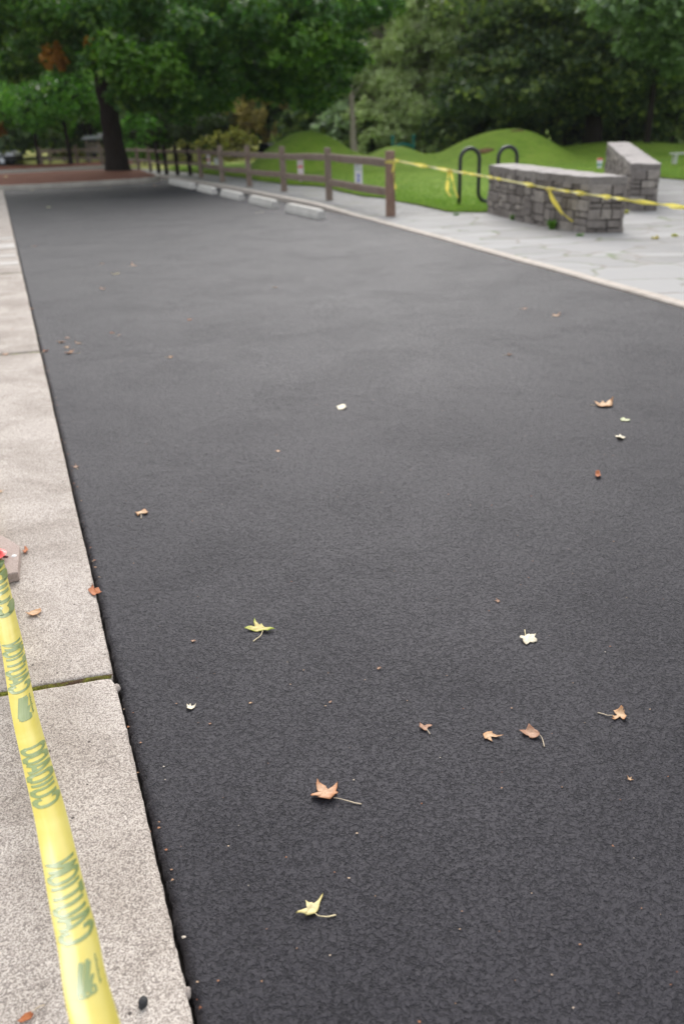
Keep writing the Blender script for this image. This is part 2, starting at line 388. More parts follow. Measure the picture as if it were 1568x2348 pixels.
# right-hand kerb
KF = [G(*p) for p in [(1568, 709.2), (1451.6, 675.4), (1385.8, 657.3), (1269.3, 623.2), (1187.8, 601.4), (1071.3, 568.2), (1000, 548), (931.6, 529.4), (873, 513.5), (821.5, 499.5)]]
KF = [KF[0] + (KF[0] - KF[2]) * 2.2, KF[0] + (KF[0] - KF[2]) * 1.1] + KF + [Vector(p) for p in [(-1.1, 19.43, 0), (-2.73, 23.93, 0), (-4.28, 27.85, 0), (-5.35, 30.4, 0), (-6.2, 32.2, 0), (-7.6, 35.6, 0), (-9.4, 40, 0)]]
def smooth_path(pts, step):
    out = []
    for i in range(len(pts) - 1):
        p0, p1, p2, p3 = pts[max(i - 1, 0)], pts[i], pts[i + 1], pts[min(i + 2, len(pts) - 1)]
        n = max(1, int((p2 - p1).length / step))
        for j in range(n):
            t = j / n
            out.append(.5 * ((2 * p1) + (p2 - p0) * t + (2 * p0 - 5 * p1 + 4 * p2 - p3) * t * t + (3 * p1 - p0 - 3 * p2 + p3) * t ** 3))
    out.append(pts[-1].copy()); return out
KF = smooth_path(KF, .25)
def offset(path, d):
    o = []
    for i, p in enumerate(path):
        t = (path[min(i + 1, len(path) - 1)] - path[max(i - 1, 0)]).normalized(); o.append(p + Vector((t.y, -t.x, 0)) * d)
    return o
KH, GH = .026, .020
def kerb(name, path, width, H0_, mat, z0=-.05, wob=.004):
    back = offset(path, width); P = []
    for i, (a, c) in enumerate(zip(path, back)):
        w_ = wob * nz(i * .7, width * 9); t = (c - a).normalized()
        h = H0_(a) if callable(H0_) else H0_; P.append([a + Vector((0, 0, z0)), a + t * w_ + Vector((0, 0, h - .012)), a + t * (.012 + w_) + Vector((0, 0, h)), a.lerp(c, .5) + Vector((0, 0, h + wob * .5 * nz(i * 1.3, 2))),
                  c - t * .01 + Vector((0, 0, h)), c + Vector((0, 0, h - .01)), c + Vector((0, 0, z0))])
    return tag(grid_mesh(name, P, mat, smooth=False), kind='structure')
kerb('kerb', KF, .135, lambda a: KH + .075 * min(1, max(0, (a.y - 15.2) / 2.2)), KERB_R)
KB = offset(KF, .13)
b = MB(); v = [(p.x, p.y, GH - .008) for p in KB] + [(-12, 48, GH - .008), (60, 48, GH - .008), (60, -4, GH - .008)]
b.add(v, [tuple(range(len(v) - 1, -1, -1))]); S('gravel_path', GRAV, b)
fl = [Vector((p.x, p.y, GH)) for p in KB if p.y < 14.3] + [Vector(p) for p in [(1.25, 14.75, GH), (1.75, 15.1, GH), (2.2, 15.2, GH), (2.75, 14.95, GH), (3.4, 17.2, GH), (5, 18.3, GH), (7.3, 18.7, GH), (12, 17.5, GH), (40, 14, GH), (40, -4, GH)]]
b = MB(); b.add(fl, [tuple(range(len(fl) - 1, -1, -1))]); S('flagstone_paving', FLAG, b)

# planting island with the big tree
IF = smooth_path([Vector(p) for p in [(-24, 27.2, 0), (-10.9, 28.55, 0), (-9.43, 28.75, 0), (-7.63, 29.25, 0), (-6.5, 29.8, 0), (-6.02, 30.5, 0), (-6.1, 31.4, 0), (-6.9, 33.6, 0), (-7.5, 35.6, 0)]], .4)
IB = smooth_path([Vector(p) for p in [(-27, 33.5, 0), (-14.2, 37.3, 0), (-12.5, 38.2, 0), (-10.6, 38.6, 0), (-9.2, 38.2, 0), (-8.2, 37.2, 0), (-7.6, 36.0, 0)]], .4)
kerb('island_kerb', [p for p in IF], -.16, .15, KERB_I)
kerb('far_island_kerb', [p for p in IB], .16, .15, KERB_I)
N = 60; P = []
def samp(path, u):
    x = u * (len(path) - 1); i = min(int(x), len(path) - 2); return path[i].lerp(path[i + 1], x - i)
for i in range(N + 1):
    u = i / N; a = samp(IF, u); c = samp(IB, u); row = []
    for j in range(15):
        v = j / 14; p = a.lerp(c, .02 + .96 * v); row.append(Vector((p.x, p.y, .135 + .2 * math.sin(math.pi * v) ** .8 * min(1, 3 * (1 - u) + .15) + .02 * nz(p.x * 2, p.y * 2))))
    P.append(row)
tag(grid_mesh('mulch_bed', P, MULCH), kind='structure')
K2 = smooth_path([Vector(p) for p in [(-40, 41, 0), (-17, 44.4, 0), (-12.9, 45.0, 0), (-10.8, 45.8, 0), (-10.2, 47.5, 0)]], .5)
kerb('second_island_kerb', K2, -.3, .15, KERB_R)
P = [[Vector((a.x, a.y + .3, .13)), Vector((a.x - .3, a.y + 1.8, .30)), Vector((a.x - .8, a.y + 4.0, .16))] for a in K2]
tag(grid_mesh('second_mulch_bed', P, MULCH), kind='structure')
b = MB(); b.add([(-60, 45.6, .02), (-11.5, 49.2, .02), (-11.5, 53.5, .02), (-60, 53.8, .02)], [(0, 1, 2, 3)])
S('far_path', plain('pink_gravel', (.30, .22, .19), .9, .2, scale=6), b)

# lawn with its play mounds, a fan of rings about the photographed side
def bump_(x, y, cx, cy, rx, ry, h, p=1.0):
    d = ((x - cx) / rx) ** 2 + ((y - cy) / ry) ** 2
    return h * (.5 + .5 * math.cos(math.pi * math.sqrt(d))) ** p if d < 1 else 0
def lawn_h(x, y):
    z = .05 + .16 * min(1, max(0, (y - 19) / 11)) * (1 if x > -4 else max(0, 1 + (x + 4) / 4))
    z += bump_(x, y, -.75, 32, 2.25, 3.3, 1.20, .52) + bump_(x, y, 2.5, 32.5, 1.75, 3.0, .58, .7)
    z += bump_(x, y, 6.7, 32, 3.2 if x < 6.7 else 2.2, 4.2, 1.0, .55) + bump_(x, y, 11.6, 35, 5.2, 7, .34) + bump_(x, y, 13, 24, 4.5, 5, .5)
    if y > 45: z += (y - 45) * .01
    return z + .02 * nz(x * .7, y * .7)
BND = [G(*p) for p in [(-900, 400), (-300, 386), (0, 377), (110, 379), (200, 381), (260, 384), (320, 388), (400, 394), (475, 400.8), (517, 405), (552, 408), (588, 415.6), (665, 426), (737, 430), (786, 443), (834, 453), (882, 457), (913, 465), (954, 472), (1019, 487), (1034, 489.6), (1111.5, 490.4), (1125, 489)]]
BND += [Vector(p) for p in [(3.45, 17.6, 0), (5.0, 19.2, 0), (7.3, 20.6, 0), (8.42, 22.1, 0), (8.6, 20.6, 0), (12, 19.4, 0), (30, 16, 0), (60, 6, 0)]]
az = [math.atan2(p.x, p.y) for p in BND]; rr = [math.hypot(p.x, p.y) for p in BND]
NA = 520; A0, A1 = az[0], az[-1]; P = []
for i in range(NA + 1):
    a = A0 + (A1 - A0) * i / NA; r0 = float(np.interp(a, az, rr)) + .05 * nz(a * 160, 0) + .03 * nz(a * 500, 3)
    row = []
    for j in range(131):
        v = j / 130; r = max(14 * (150 / 14) ** v, r0 + .02 * j); x, y = r * math.sin(a), r * math.cos(a)
        z = lawn_h(x, y) + .012 * min(1, .3 + (r - r0))
        if j == 0: z = .03
        row.append(Vector((x, y, z)))
    P.append(row)
tag(grid_mesh('lawn', P, LAWN), kind='structure')
# grass blades on the near lawn
nb = 60000; aa = rng.uniform(math.atan2(-6, 33), math.atan2(9.5, 20), nb); r0 = np.interp(aa, az, rr); r = r0 + rng.exponential(3.2, nb) - .04
x = r * np.sin(aa); y = r * np.cos(aa); z = np.array([lawn_h(a, c) for a, c in zip(x, y)])
th = rng.uniform(0, 6.28, nb); hh = rng.uniform(.03, .075, nb); ww = .006
V = np.zeros((nb, 3, 3)); V[:, 0] = np.stack([x - ww * np.cos(th), y - ww * np.sin(th), z], 1); V[:, 1] = np.stack([x + ww * np.cos(th), y + ww * np.sin(th), z], 1)
V[:, 2] = np.stack([x + rng.normal(0, .02, nb), y + rng.normal(0, .02, nb), z + hh], 1)
GRASS = foliage('grass_blades', (.09, .20, .018), (.19, .33, .04), (.34, .42, .09), .3, 1.0)
tag(np_mesh('grass', V.reshape(-1, 3), 3, GRASS, rng.random(nb)), 'short green grass along the near edge of the lawn', 'grass', kind='stuff')
# wooded hillside that closes the view
P = []
for i in range(81):
    a = math.radians(-75 + 150 * i / 80)
    P.append([Vector((r * math.sin(a), r * math.cos(a), z + (3 * nz(a * 9, r * .1) if z > 0 else 0))) for r, z in ((98, -.5), (104, 8), (120, 20), (150, 30), (200, 34))])
t = NT('hill_woodland'); n1 = t.noise(.35, det=6, rough=.7); t.set(t.ramp(n1, [(.35, (.03, .045, .022)), (.65, (.10, .13, .065))]), .9, .1, t.bump(n1, 3, 1.0)); HILL = t.m
tag(grid_mesh('wooded_hill', P, HILL), kind='structure')
# ---------------------------------------------------------------- foliage tools
def leaf_cloud(clumps, size, seed=0, up=.5, spray=9, sub=.33):
    """clumps: (centre, (rx, ry, rz), n leaves) -> leaf quads gathered in sprays on each clump's shell"""
    r_ = np.random.default_rng(seed); C_, T_ = [], []; Nn = []
    for c, rad, n in clumps:
        k = max(3, int(n / spray)); d = r_.normal(size=(k, 3)); d /= np.linalg.norm(d, axis=1)[:, None]
        rr_ = r_.uniform(.25, 1, k) ** .5; cen = np.array(c) + d * np.array(rad) * rr_[:, None]
        idx = r_.integers(0, k, n); p = cen[idx] + r_.normal(size=(n, 3)) * np.array(rad) * sub * .42
        stn = r_.normal(.5, .2, k)[idx] + r_.normal(0, .1, n)
        C_.append(p); T_.append(stn); Nn.append(d[idx] * .6)
    p = np.concatenate(C_); t = np.clip(np.concatenate(T_), 0, 1); nn = np.concatenate(Nn); n = len(p)
    nn = nn + r_.normal(size=(n, 3)) * .55; nn[:, 2] += up; nn /= np.linalg.norm(nn, axis=1)[:, None]
    a = np.cross(nn, r_.normal(size=(n, 3))); a /= np.linalg.norm(a, axis=1)[:, None]; b_ = np.cross(nn, a)
    s = size * r_.uniform(.6, 1.3, n)[:, None]
    droop = nn * s * .18
    V = np.stack([p - a * s * .55, p + b_ * s * .42 - droop * .5, p + a * s * .6 - droop, p - b_ * s * .42 - droop * .5], 1)
    return V.reshape(-1, 3), t
def crown(name, clumps, size, mat, parent, seed, **k):
    V, t = leaf_cloud(clumps, size, seed, **k); return np_mesh(name, V, 4, mat, t, parent)
def trunk_mesh(mb, base, top, r0, r1, lean=(0, 0), flare=1.5, n=14):
    base, top = Vector(base), Vector(top); pts, rad = [], []
    for i in range(n + 1):
        u = i / n; p = base.lerp(top, u) + Vector((lean[0] * math.sin(u * 3.1), lean[1] * math.sin(u * 3.1), 0))
        p += Vector((nz(u * 5, base.x), nz(u * 5, base.y + 7), 0)) * r0 * .35 * min(1, u * 4)
        pts.append(p); rad.append((r0 + (r1 - r0) * u) * (1 + (flare - 1) * math.exp(-u * n * .55)))
    mb.tube(pts, rad, 18, wob=.05); return pts
def limb(mb, a, b_, r0, r1, sag=.1):
    a, b_ = Vector(a), Vector(b_); n = 7; L = (b_ - a).length; pts = []
    for i in range(n + 1):
        u = i / n; pts.append(a.lerp(b_, u) + Vector((nz(u * 3, a.x + b_.x) * .08 * L, nz(u * 3, b_.y) * .08 * L, math.sin(u * math.pi) * sag * L)))
    mb.tube(pts, [r0 + (r1 - r0) * (i / n) ** .7 for i in range(n + 1)], 7, wob=.06)

FOL_A = foliage('maple_leaves', (.022, .056, .014), (.054, .122, .026), (.150, .235, .036), gain=1.65)
FOL_L = foliage('light_maple_leaves', (.05, .12, .012), (.11, .24, .025), (.22, .36, .05), gain=1.0)
FOL_R = foliage('orange_maple_leaves', (.20, .09, .015), (.42, .18, .03), (.46, .24, .05), gain=.95)
FOL_B = foliage('dark_broad_leaves', (.04, .066, .034), (.105, .145, .070), (.30, .35, .085), gain=1.5)
FOL_D = foliage('deep_green_leaves', (.035, .055, .028), (.08, .115, .055), (.14, .19, .08), gain=3.0)
FOL_O = foliage('olive_leaves', (.26, .27, .165), (.42, .44, .27), (.58, .60, .38), gain=1.7)
FOL_N = foliage('brown_leaves', (.11, .09, .04), (.24, .18, .075), (.36, .28, .11))
FOL_G = foliage('fresh_green_leaves', (.035, .10, .012), (.085, .21, .025), (.18, .32, .05), gain=1.45)
FOL_Y = foliage('yellow_green_leaves', (.13, .14, .045), (.27, .255, .075), (.42, .36, .10), gain=1.4)
FOL_S = foliage('silver_leaves', (.16, .19, .13), (.30, .34, .25), (.45, .49, .38))

# ---- big maple on the island
bx, by, bz = -8.15, 33.9, .25
t = empty('maple_tree', (0, 0, 0), 'large dark green maple leaning left on the mulch island', 'tree')
mb = MB(); fork = PY(235, 176, 34.0)
pts = trunk_mesh(mb, (bx, by, bz - .2), fork, .41, .33, flare=1.5)
bigc = []
vis = [(30, 40, 33), (90, 110, 31), (40, 150, 34), (110, 30, 29), (180, 80, 30), (150, 130, 35), (235, 60, 31), (270, 118, 28.5), (300, 160, 28.5), (262, 140, 27.5), (330, 190, 29), (370, 215, 29.5),
       (300, 215, 30), (350, 40, 30), (400, 110, 29), (380, 165, 31), (420, 190, 30), (440, 60, 28), (470, 130, 30), (500, 185, 31), (520, 60, 30), (540, 130, 32), (560, 190, 33), (590, 40, 29), (600, 105, 30), (610, 165, 32),
       (630, 205, 33), (650, 60, 31), (670, 130, 31), (690, 180, 32), (705, 100, 31), (720, 215, 33), (730, 40, 30), (745, 150, 32), (770, 90, 32), (790, 20, 31), (800, 130, 33), (835, 15, 32), (760, 185, 34), (870, 0, 33), (410, 235, 33), (440, 225, 35), (-40, 90, 32), (-60, 20, 30), (660, 0, 30), (480, 0, 30), (330, -5, 29), (180, -10, 30), (60, -20, 31),
       (335, 140, 31), (450, 165, 33), (560, 15, 34), (710, 140, 34), (495, 220, 34), (220, 20, 28)]
for px, py, Y in vis:
    c = PY(px, py, Y); r = random.uniform(.62, .9); bigc.append(((c.x, c.y, c.z), (r * 1.15, r, r * .72), 1050))
for i in range(75):                                             # the rest of the dome above and behind
    a = random.uniform(0, 6.28); q = random.uniform(.1, 1) ** .5; z = random.uniform(5.6, 11.5)
    R_ = 9.8 * math.sqrt(max(.05, 1 - ((z - 6) / 6.2) ** 2))
    bigc.append(((-8.6 + R_ * q * math.cos(a), 34 + R_ * q * math.sin(a), z), (1.6, 1.6, 1.1), 480))
for i in range(8):
    a = random.uniform(.1, 3.0); q = random.uniform(.35, 1); bigc.append(((-8.6 + 9 * q * math.cos(a), 35 + 7.5 * q * math.sin(a), random.uniform(3.4, 5.6)), (1.3, 1.3, .8), 500))
top = fork + Vector((-.3, .2, 5)); limb(mb, fork - Vector((0, 0, .1)), top, .27, .1)
for c, r, n in bigc[:len(vis)]:
    s = fork.lerp(top, random.uniform(-.05, .35)); limb(mb, s, c, .085, .015, .12)
for c, r, n in bigc[len(vis)::5]: limb(mb, fork.lerp(top, random.uniform(.3, 1)), c, .1, .02, .05)
mb.build('trunk', BARK_D, t, smooth=True)
crown('crown', bigc, .17, FOL_A, t, 11, up=.5)
lc = [(PY(*p), r, n) for p, r, n in [((255, 120, 26.6), (.5, .5, .5), 700), ((285, 155, 26.4), (.6, .5, .55), 800), ((320, 175, 26.8), (.55, .5, .5), 600), ((365, 150, 27.2), (.8, .6, .6), 700), ((395, 185, 27.6), (.6, .5, .5), 450), ((700, 100, 29), (.7, .6, .6), 500), ((740, 90, 29.5), (.6, .6, .5), 500), ((640, 120, 29), (.6, .6, .5), 250), ((100, 40, 28.6), (.8, .6, .5), 350)]]
crown('light_spray', [(tuple(c), r, n) for c, r, n in lc], .17, FOL_L, t, 12, up=.8)
for k, (p, r, n) in enumerate([((120, 128, 28.4), (.42, .4, .42), 230), ((212, 108, 27.6), (.2, .2, .28), 70)]): crown('orange_spray', [(tuple(PY(*p)), r, n)], .17, FOL_R, t, 13 + k)

# ---- broad tree on the right behind the mounds, and its neighbour
t = empty('broad_tree', (0, 0, 0), 'spreading green tree with a dark trunk on the mound behind the stone walls', 'tree')
mb = MB(); base = Vector((11.75, 38.9, .35)); fork = base + Vector((-.1, 0, 5.2)); trunk_mesh(mb, base, fork, .36, .24, flare=1.35)
vis = [(1060, 235, 36), (1100, 210, 35), (1040, 200, 37), (1090, 150, 36), (1110, 90, 37), (1130, 40, 36), (1150, 190, 35), (1160, 240, 36), (1170, 130, 35), (1180, 70, 36), (1200, 20, 36), (1215, 200, 35), (1230, 160, 35.5), (1250, 100, 35), (1260, 50, 36), (1270, 230, 37),
       (1290, 180, 36), (1310, 130, 35), (1320, 70, 35), (1350, 200, 37), (1370, 140, 35), (1390, 90, 35), (1400, 180, 35), (1430, 210, 36), (1440, 140, 35), (1460, 180, 35), (1480, 235, 36), (1500, 190, 35), (1530, 150, 36), (1540, 225, 36), (1580, 190, 36), (1240, 0, 35), (1320, 10, 34), (1420, 40, 36), (1200, 235, 38), (1320, 232, 38), (1410, 240, 38)]
cl = []
for px, py, Y in vis:
    c = PY(px, py, Y); r = random.uniform(.75, 1.0); cl.append(((c.x, c.y, c.z), (r * 1.25, r, r * .5), 620))
for i in range(60):
    a = random.uniform(0, 6.28); q = random.uniform(.1, 1) ** .5; z = random.uniform(5.8, 14); R_ = 7.5 * math.sqrt(max(.05, 1 - ((z - 6.5) / 8.2) ** 2))
    cl.append(((11.7 + R_ * q * math.cos(a), 38.5 + R_ * q * math.sin(a), z), (1.6, 1.6, 1.0), 380))
limb(mb, fork, fork + Vector((0, 0, 6)), .22, .08)
for c, r, n in cl[:len(vis)]: limb(mb, fork + Vector((0, 0, random.uniform(-2.2, 1.5))), c, .075, .015, .1)
mb.build('trunk', BARK_D, t, smooth=True); crown('crown', cl, .2, FOL_B, t, 21, up=.45)

t = empty('shade_tree', (0, 0, 0), 'dark overhanging tree at the top right corner of the picture', 'tree')
mb = MB(); base = Vector((17.5, 33, .2)); fork = base + Vector((-.5, 0, 5)); trunk_mesh(mb, base, fork, .4, .3)
cl = []
for px, py, Y in [(1400, 20, 30), (1450, 0, 29), (1490, 60, 30), (1530, 20, 29), (1560, 80, 30), (1540, 110, 31), (1600, 40, 29), (1480, -30, 29), (1560, 140, 32), (1590, 120, 30), (1640, 80, 30), (1470, 95, 31)]:
    c = PY(px, py, Y); cl.append((tuple(c), (1.0, .9, .5), 620)); limb(mb, fork, c, .09, .02, .1)
for i in range(50):
    a = random.uniform(0, 6.28); q = random.uniform(.1, 1) ** .5; z = random.uniform(5.8, 14); R_ = 7.5 * math.sqrt(max(.05, 1 - ((z - 6.5) / 8.2) ** 2))
    cl.append(((17 + R_ * q * math.cos(a), 33 + R_ * q * math.sin(a), z), (1.6, 1.6, 1.0), 380))
limb(mb, fork, fork + Vector((0, 0, 6)), .22, .08); mb.build('trunk', BARK_D, t, smooth=True); crown('crown', cl, .19, FOL_D, t, 22, up=.9)

# ---- generic trees: one of each kind, then copies
def make_tree(name, label, cat, group, H, R_, mat, bark, n, leaf, seed, lo=.12, tr=.16, shape='round', clumps=46):
    random.seed(seed); t = empty(name, (0, 0, 0), label, cat, group); mb = MB(); trunk_mesh(mb, (0, 0, -.3), (random.uniform(-.3, .3), 0, H * .85), tr, tr * .25, flare=1.3); cl = []
    for i in range(clumps):
        u = random.uniform(0, 1) ** .8; z = H * (lo + (1 - lo) * u)
        prof = math.sin(math.pi * min(1, .18 + .8 * u)) ** .6 if shape == 'round' else (1 - u) * .95 + .08 if shape == 'cone' else .55 + .45 * math.sin(math.pi * (.2 + .75 * u))
        a = random.uniform(0, 6.28); q = random.uniform(.35, 1) * R_ * prof; c = (q * math.cos(a), q * math.sin(a), z); s = R_ * random.uniform(.2, .32)
        cl.append((c, (s, s, s * (.8 if shape != 'cone' else .5)), n // clumps)); limb(mb, (0, 0, z * .82), c, tr * .3, .02, .05)
    mb.build('trunk', bark, t, smooth=True); crown('crown', cl, leaf, mat, t, seed, up=.1); return t
def place(src, first, loc, s, rz, label=None):
    if first: r = src
    else:
        r = src.copy(); COL.objects.link(r)
        for ch in list(src.children):
            c = ch.copy(); COL.objects.link(c); c.parent = r
            c.matrix_parent_inverse = ch.matrix_parent_inverse
    r.location = loc; r.rotation_euler.z = rz; r.scale = (s, s, s)
    if label: r['label'] = label
    return r
def at(px, Y, z=None):
    p = PY(px, 380, Y); return Vector((p.x, Y, lawn_h(p.x, Y) - .05 if z is None else z))
# forest at the back
dark = make_tree('forest_tree', 'tall dark green tree in the wood behind the park', 'tree', 'dark trees of the wood', 11.5, 3.8, FOL_D, BARK_D, 20000, .34, 31, lo=.03, tr=.22, shape='col', clumps=70)
con = make_tree('conifer', 'dark conifer in the wood behind the park', 'tree', 'conifers of the wood', 14.5, 3.6, FOL_D, BARK_D, 17000, .34, 32, lo=.03, tr=.24, shape='cone', clumps=80)
grn = make_tree('woodland_tree', 'mid green tree at the edge of the wood', 'tree', 'green trees at the edge of the wood', 10.5, 3.4, FOL_B, BARK_D, 16000, .32, 33, lo=.04, tr=.2, shape='col', clumps=60)
i = 0
for px, Y in [(-260, 66), (-120, 70), (10, 64), (130, 70), (250, 66), (350, 68), (450, 65), (545, 60), (640, 58), (715, 52), (770, 50), (830, 55), (1060, 52), (1150, 54), (1230, 50), (1320, 53), (1400, 50), (1480, 54), (1570, 50), (1680, 54), (1800, 50), (-420, 62)]:
    place(dark, i == 0, at(px, Y), random.uniform(.9, 1.15), random.uniform(0, 6), None); i += 1
i = 0
for px, Y in [(60, 78), (300, 80), (500, 78), (590, 76), (745, 74), (830, 80), (1000, 78), (1180, 76), (1350, 74), (1540, 76), (-180, 78), (1760, 74)]:
    place(con, i == 0, at(px, Y), random.uniform(.9, 1.2), random.uniform(0, 6), None); i += 1
i = 0
for px, Y in [(1060, 46), (1120, 48), (1215, 45.5), (1440, 45), (1530, 44), (1600, 45), (-80, 58), (220, 60)]:
    place(grn, i == 0, at(px, Y), random.uniform(.8, 1.0), random.uniform(0, 6), None); i += 1
# pale olive cottonwoods in the middle
ol = make_tree('cottonwood', '', 'tree', 'pale olive cottonwoods beyond the mounds', 10.5, 2.9, FOL_O, BARK_G, 42000, .2, 41, lo=.02, tr=.2, shape='col', clumps=90)
place(ol, True, at(895, 43.5), 1, 0, 'tall pale olive tree just right of the bare trunk')
place(ol, False, at(965, 46), 1.0, 2, 'pale olive tree partly behind the spreading right-hand tree')
place(ol, False, at(1030, 49), 1.0, 4, 'olive tree furthest right of the pale ones, dim against the wood')
# small trees and shrubs along the back of the lawn
brn = make_tree('small_tree', 'small brown-leaved tree above the left mound', 'tree', None, 4.4, 1.5, FOL_N, BARK_D, 9000, .15, 51, lo=.05, tr=.08, clumps=40); place(brn, True, at(625, 46), .98, 0)
br2 = make_tree('small_tree', 'second brown-leaved tree, wide and low, left of the first', 'tree', None, 3.2, 1.6, FOL_N, BARK_D, 7000, .15, 52, lo=.05, tr=.08, clumps=36); place(br2, True, at(560, 48), .9, 1)
odk = make_tree('round_tree', '', 'tree', 'low dark olive trees behind the far fence', 3.1, 2.3, foliage('dark_olive_leaves', (.018, .028, .012), (.042, .06, .026), (.085, .11, .05)), BARK_D, 11000, .16, 53, lo=.3, tr=.11, clumps=40)
place(odk, True, at(440, 47), 1, 0, 'round dark olive tree behind the far fence corner post')
place(odk, False, at(520, 50), 1.05, 2, 'dark olive tree behind the tall fence post, rightmost of the low ones')
place(odk, False, at(365, 52), 1.0, 4, 'dark olive tree just right of the big maple trunk')
slv = make_tree('shrub', 'pale silvery shrub at the foot of the bare trunk', 'shrub', None, 2.6, 1.2, FOL_S, BARK_D, 5000, .13, 54, lo=.03, tr=.05, clumps=26); place(slv, True, at(782, 41.5), 1.0, 0)
gr2 = make_tree('shrub', 'bright green bush right beside the maple trunk', 'shrub', None, 2.6, 1.3, FOL_G, BARK_D, 5000, .13, 55, lo=.03, tr=.05, clumps=26); place(gr2, True, at(335, 46), 1.0, 0)
lg = make_tree('park_tree', '', 'tree', 'small green trees on the left lawn', 5.2, 2.4, FOL_G, BARK_D, 12500, .16, 56, lo=.36, tr=.13, clumps=52)
place(lg, True, at(90, 50, .05), 1, 0, 'small bright green tree right of the parked car')
place(lg, False, at(165, 46.5, .2), 1.02, 2, 'small green tree with a slim trunk left of the big maple')
place(lg, False, at(10, 64, .05), 1.15, 4, 'small green tree behind the parked car')
place(lg, False, at(205, 54, .05), .9, 1, 'small green tree behind the wooden kiosk')
red = make_tree('park_tree', 'small reddish tree at the left edge of the picture', 'tree', None, 5, 1.5, FOL_R, BARK_D, 5000, .16, 57, lo=.35, tr=.1, clumps=26); place(red, True, at(-32, 49, .05), 1, 0)
# yellow goldenrod
gd = make_tree('goldenrod_bush', '', 'shrub', 'yellow goldenrod behind the fence', 1.2, .75, FOL_Y, BARK_D, 1600, .07, 58, lo=.05, tr=.02, clumps=40)
for k, (px, Y, s, lb) in enumerate([(470, 44, .95, 'yellow goldenrod bush behind the leftmost post of the near fence run'), (505, 43, 1.1, 'yellow goldenrod bush behind the second near fence post'), (545, 42.5, 1.2, 'tall yellow goldenrod bush left of the tunnel mound'), (575, 44, 1.0, 'yellow goldenrod bush touching the tunnel mound'), (425, 45, .9, 'yellow goldenrod bush left of the others')]):
    place(gd, k == 0, at(px, Y), s, k, lb)
osh = make_tree('shrub', '', 'shrub', 'pale olive bushes below the cottonwoods', 2.3, 1.4, FOL_O, BARK_D, 6000, .13, 62, lo=.02, tr=.05, clumps=30)
for k, (px, Y, lb) in enumerate([(850, 40.5, 'pale olive bush right beside the bare trunk'), (885, 41.5, 'second pale olive bush right of the bare trunk'), (940, 41, 'pale olive bush behind the middle mound'), (975, 42, 'pale olive bush left of the right-hand mound')]): place(osh, k == 0, at(px, Y), 1, k, lb)
# bare dead trunk
t = empty('dead_trunk', (0, 0, 0), 'bare pale dead trunk standing between the mounds', 'dead tree'); mb = MB(); p0, p1 = PY(812, 338, 37.5), PY(803, 188, 37.5)
trunk_mesh(mb, p0 - Vector((0, 0, .5)), p1, .15, .09, flare=1.1); mb.build('trunk', BARK_G, t, smooth=True)
mb = MB(); limb(mb, p0.lerp(p1, .7), p0.lerp(p1, .9) + Vector((.5, 0, .2)), .03, .01); mb.build('branch', BARK_G, t)
# fallen trunk at back right and slim trunk behind the far wall
t = empty('slim_tree', (0, 0, 0), 'slim tree trunk rising behind the far end of the second stone wall', 'tree'); mb = MB(); p0 = PY(1478, 352, 34)
trunk_mesh(mb, p0 - Vector((0, 0, .3)), p0 + Vector((.1, 0, 4.5)), .14, .1, flare=1.2); mb.build('trunk', BARK_D, t, smooth=True)
crown('crown', [((p0.x + random.uniform(-1.6, 1.6), 34 + random.uniform(-1.5, 1.5), p0.z + random.uniform(2.4, 5.5)), (.8, .8, .5), 420) for _ in range(16)], .17, FOL_B, t, 61)
sh = make_tree('shrub', '', 'shrub', 'dark shrubs behind the second mound', 2.4, 1.5, FOL_B, BARK_D, 5000, .15, 59, lo=.02, tr=.05, clumps=26)
for k, (px, Y, s, lb) in enumerate([(1010, 38.5, .8, 'dark shrub behind the dip between the middle and right mounds'), (1290, 42, 1.0, 'dark shrub left of the broad tree trunk'), (1420, 41.5, 1.0, 'dark shrub right of the broad tree trunk'), (1530, 40, 1.1, 'dark shrub at the right edge beyond the wall'), (838, 40.5, .7, 'dark shrub in the dip between the left and middle mounds')]
  + [(x, 42 + (x % 70) / 35, .95 + (x % 30) / 80, 'dark undergrowth shrub behind the grass mounds') for x in (690, 735, 1070, 1120, 1175, 1235, 1345, 1475, 1585, 1640)]):
    place(sh, k == 0, at(px, Y), s, k, lb)
random.seed(99)
# ---------------------------------------------------------------- split-rail fence
def post_mesh(x, y, h, w_=.135, z0=0.0, seed=0):
    b = MB(); n = 8; random.seed(seed); sec = []
    for i in range(n + 1):
        u = i / n; k = w_ / 2 * (1.0 - .05 * u); ox, oy = .006 * nz(u * 3, seed), .006 * nz(u * 3, seed + 9)
        q = [(-1, -.8), (-.8, -1), (.8, -1), (1, -.8), (1, .8), (.8, 1), (-.8, 1), (-1, .8)]
        sec.append([(x + ox + a * k * (1 + .05 * nz(seed, a * 3, u * 4)), y + oy + c * k, z0 - .2 * (i == 0) + (h - z0) * u) for a, c in q])
    vs = [p for s in sec for p in s]; fs = [(i * 8 + j, i * 8 + (j + 1) % 8, (i + 1) * 8 + (j + 1) % 8, (i + 1) * 8 + j) for i in range(n) for j in range(8)]
    vs += [(x, y, h + .008)]; c = len(vs) - 1; fs += [(n * 8 + j, n * 8 + (j + 1) % 8, c) for j in range(8)]
    b.add(vs, fs, random.uniform(.2, .8)); return b
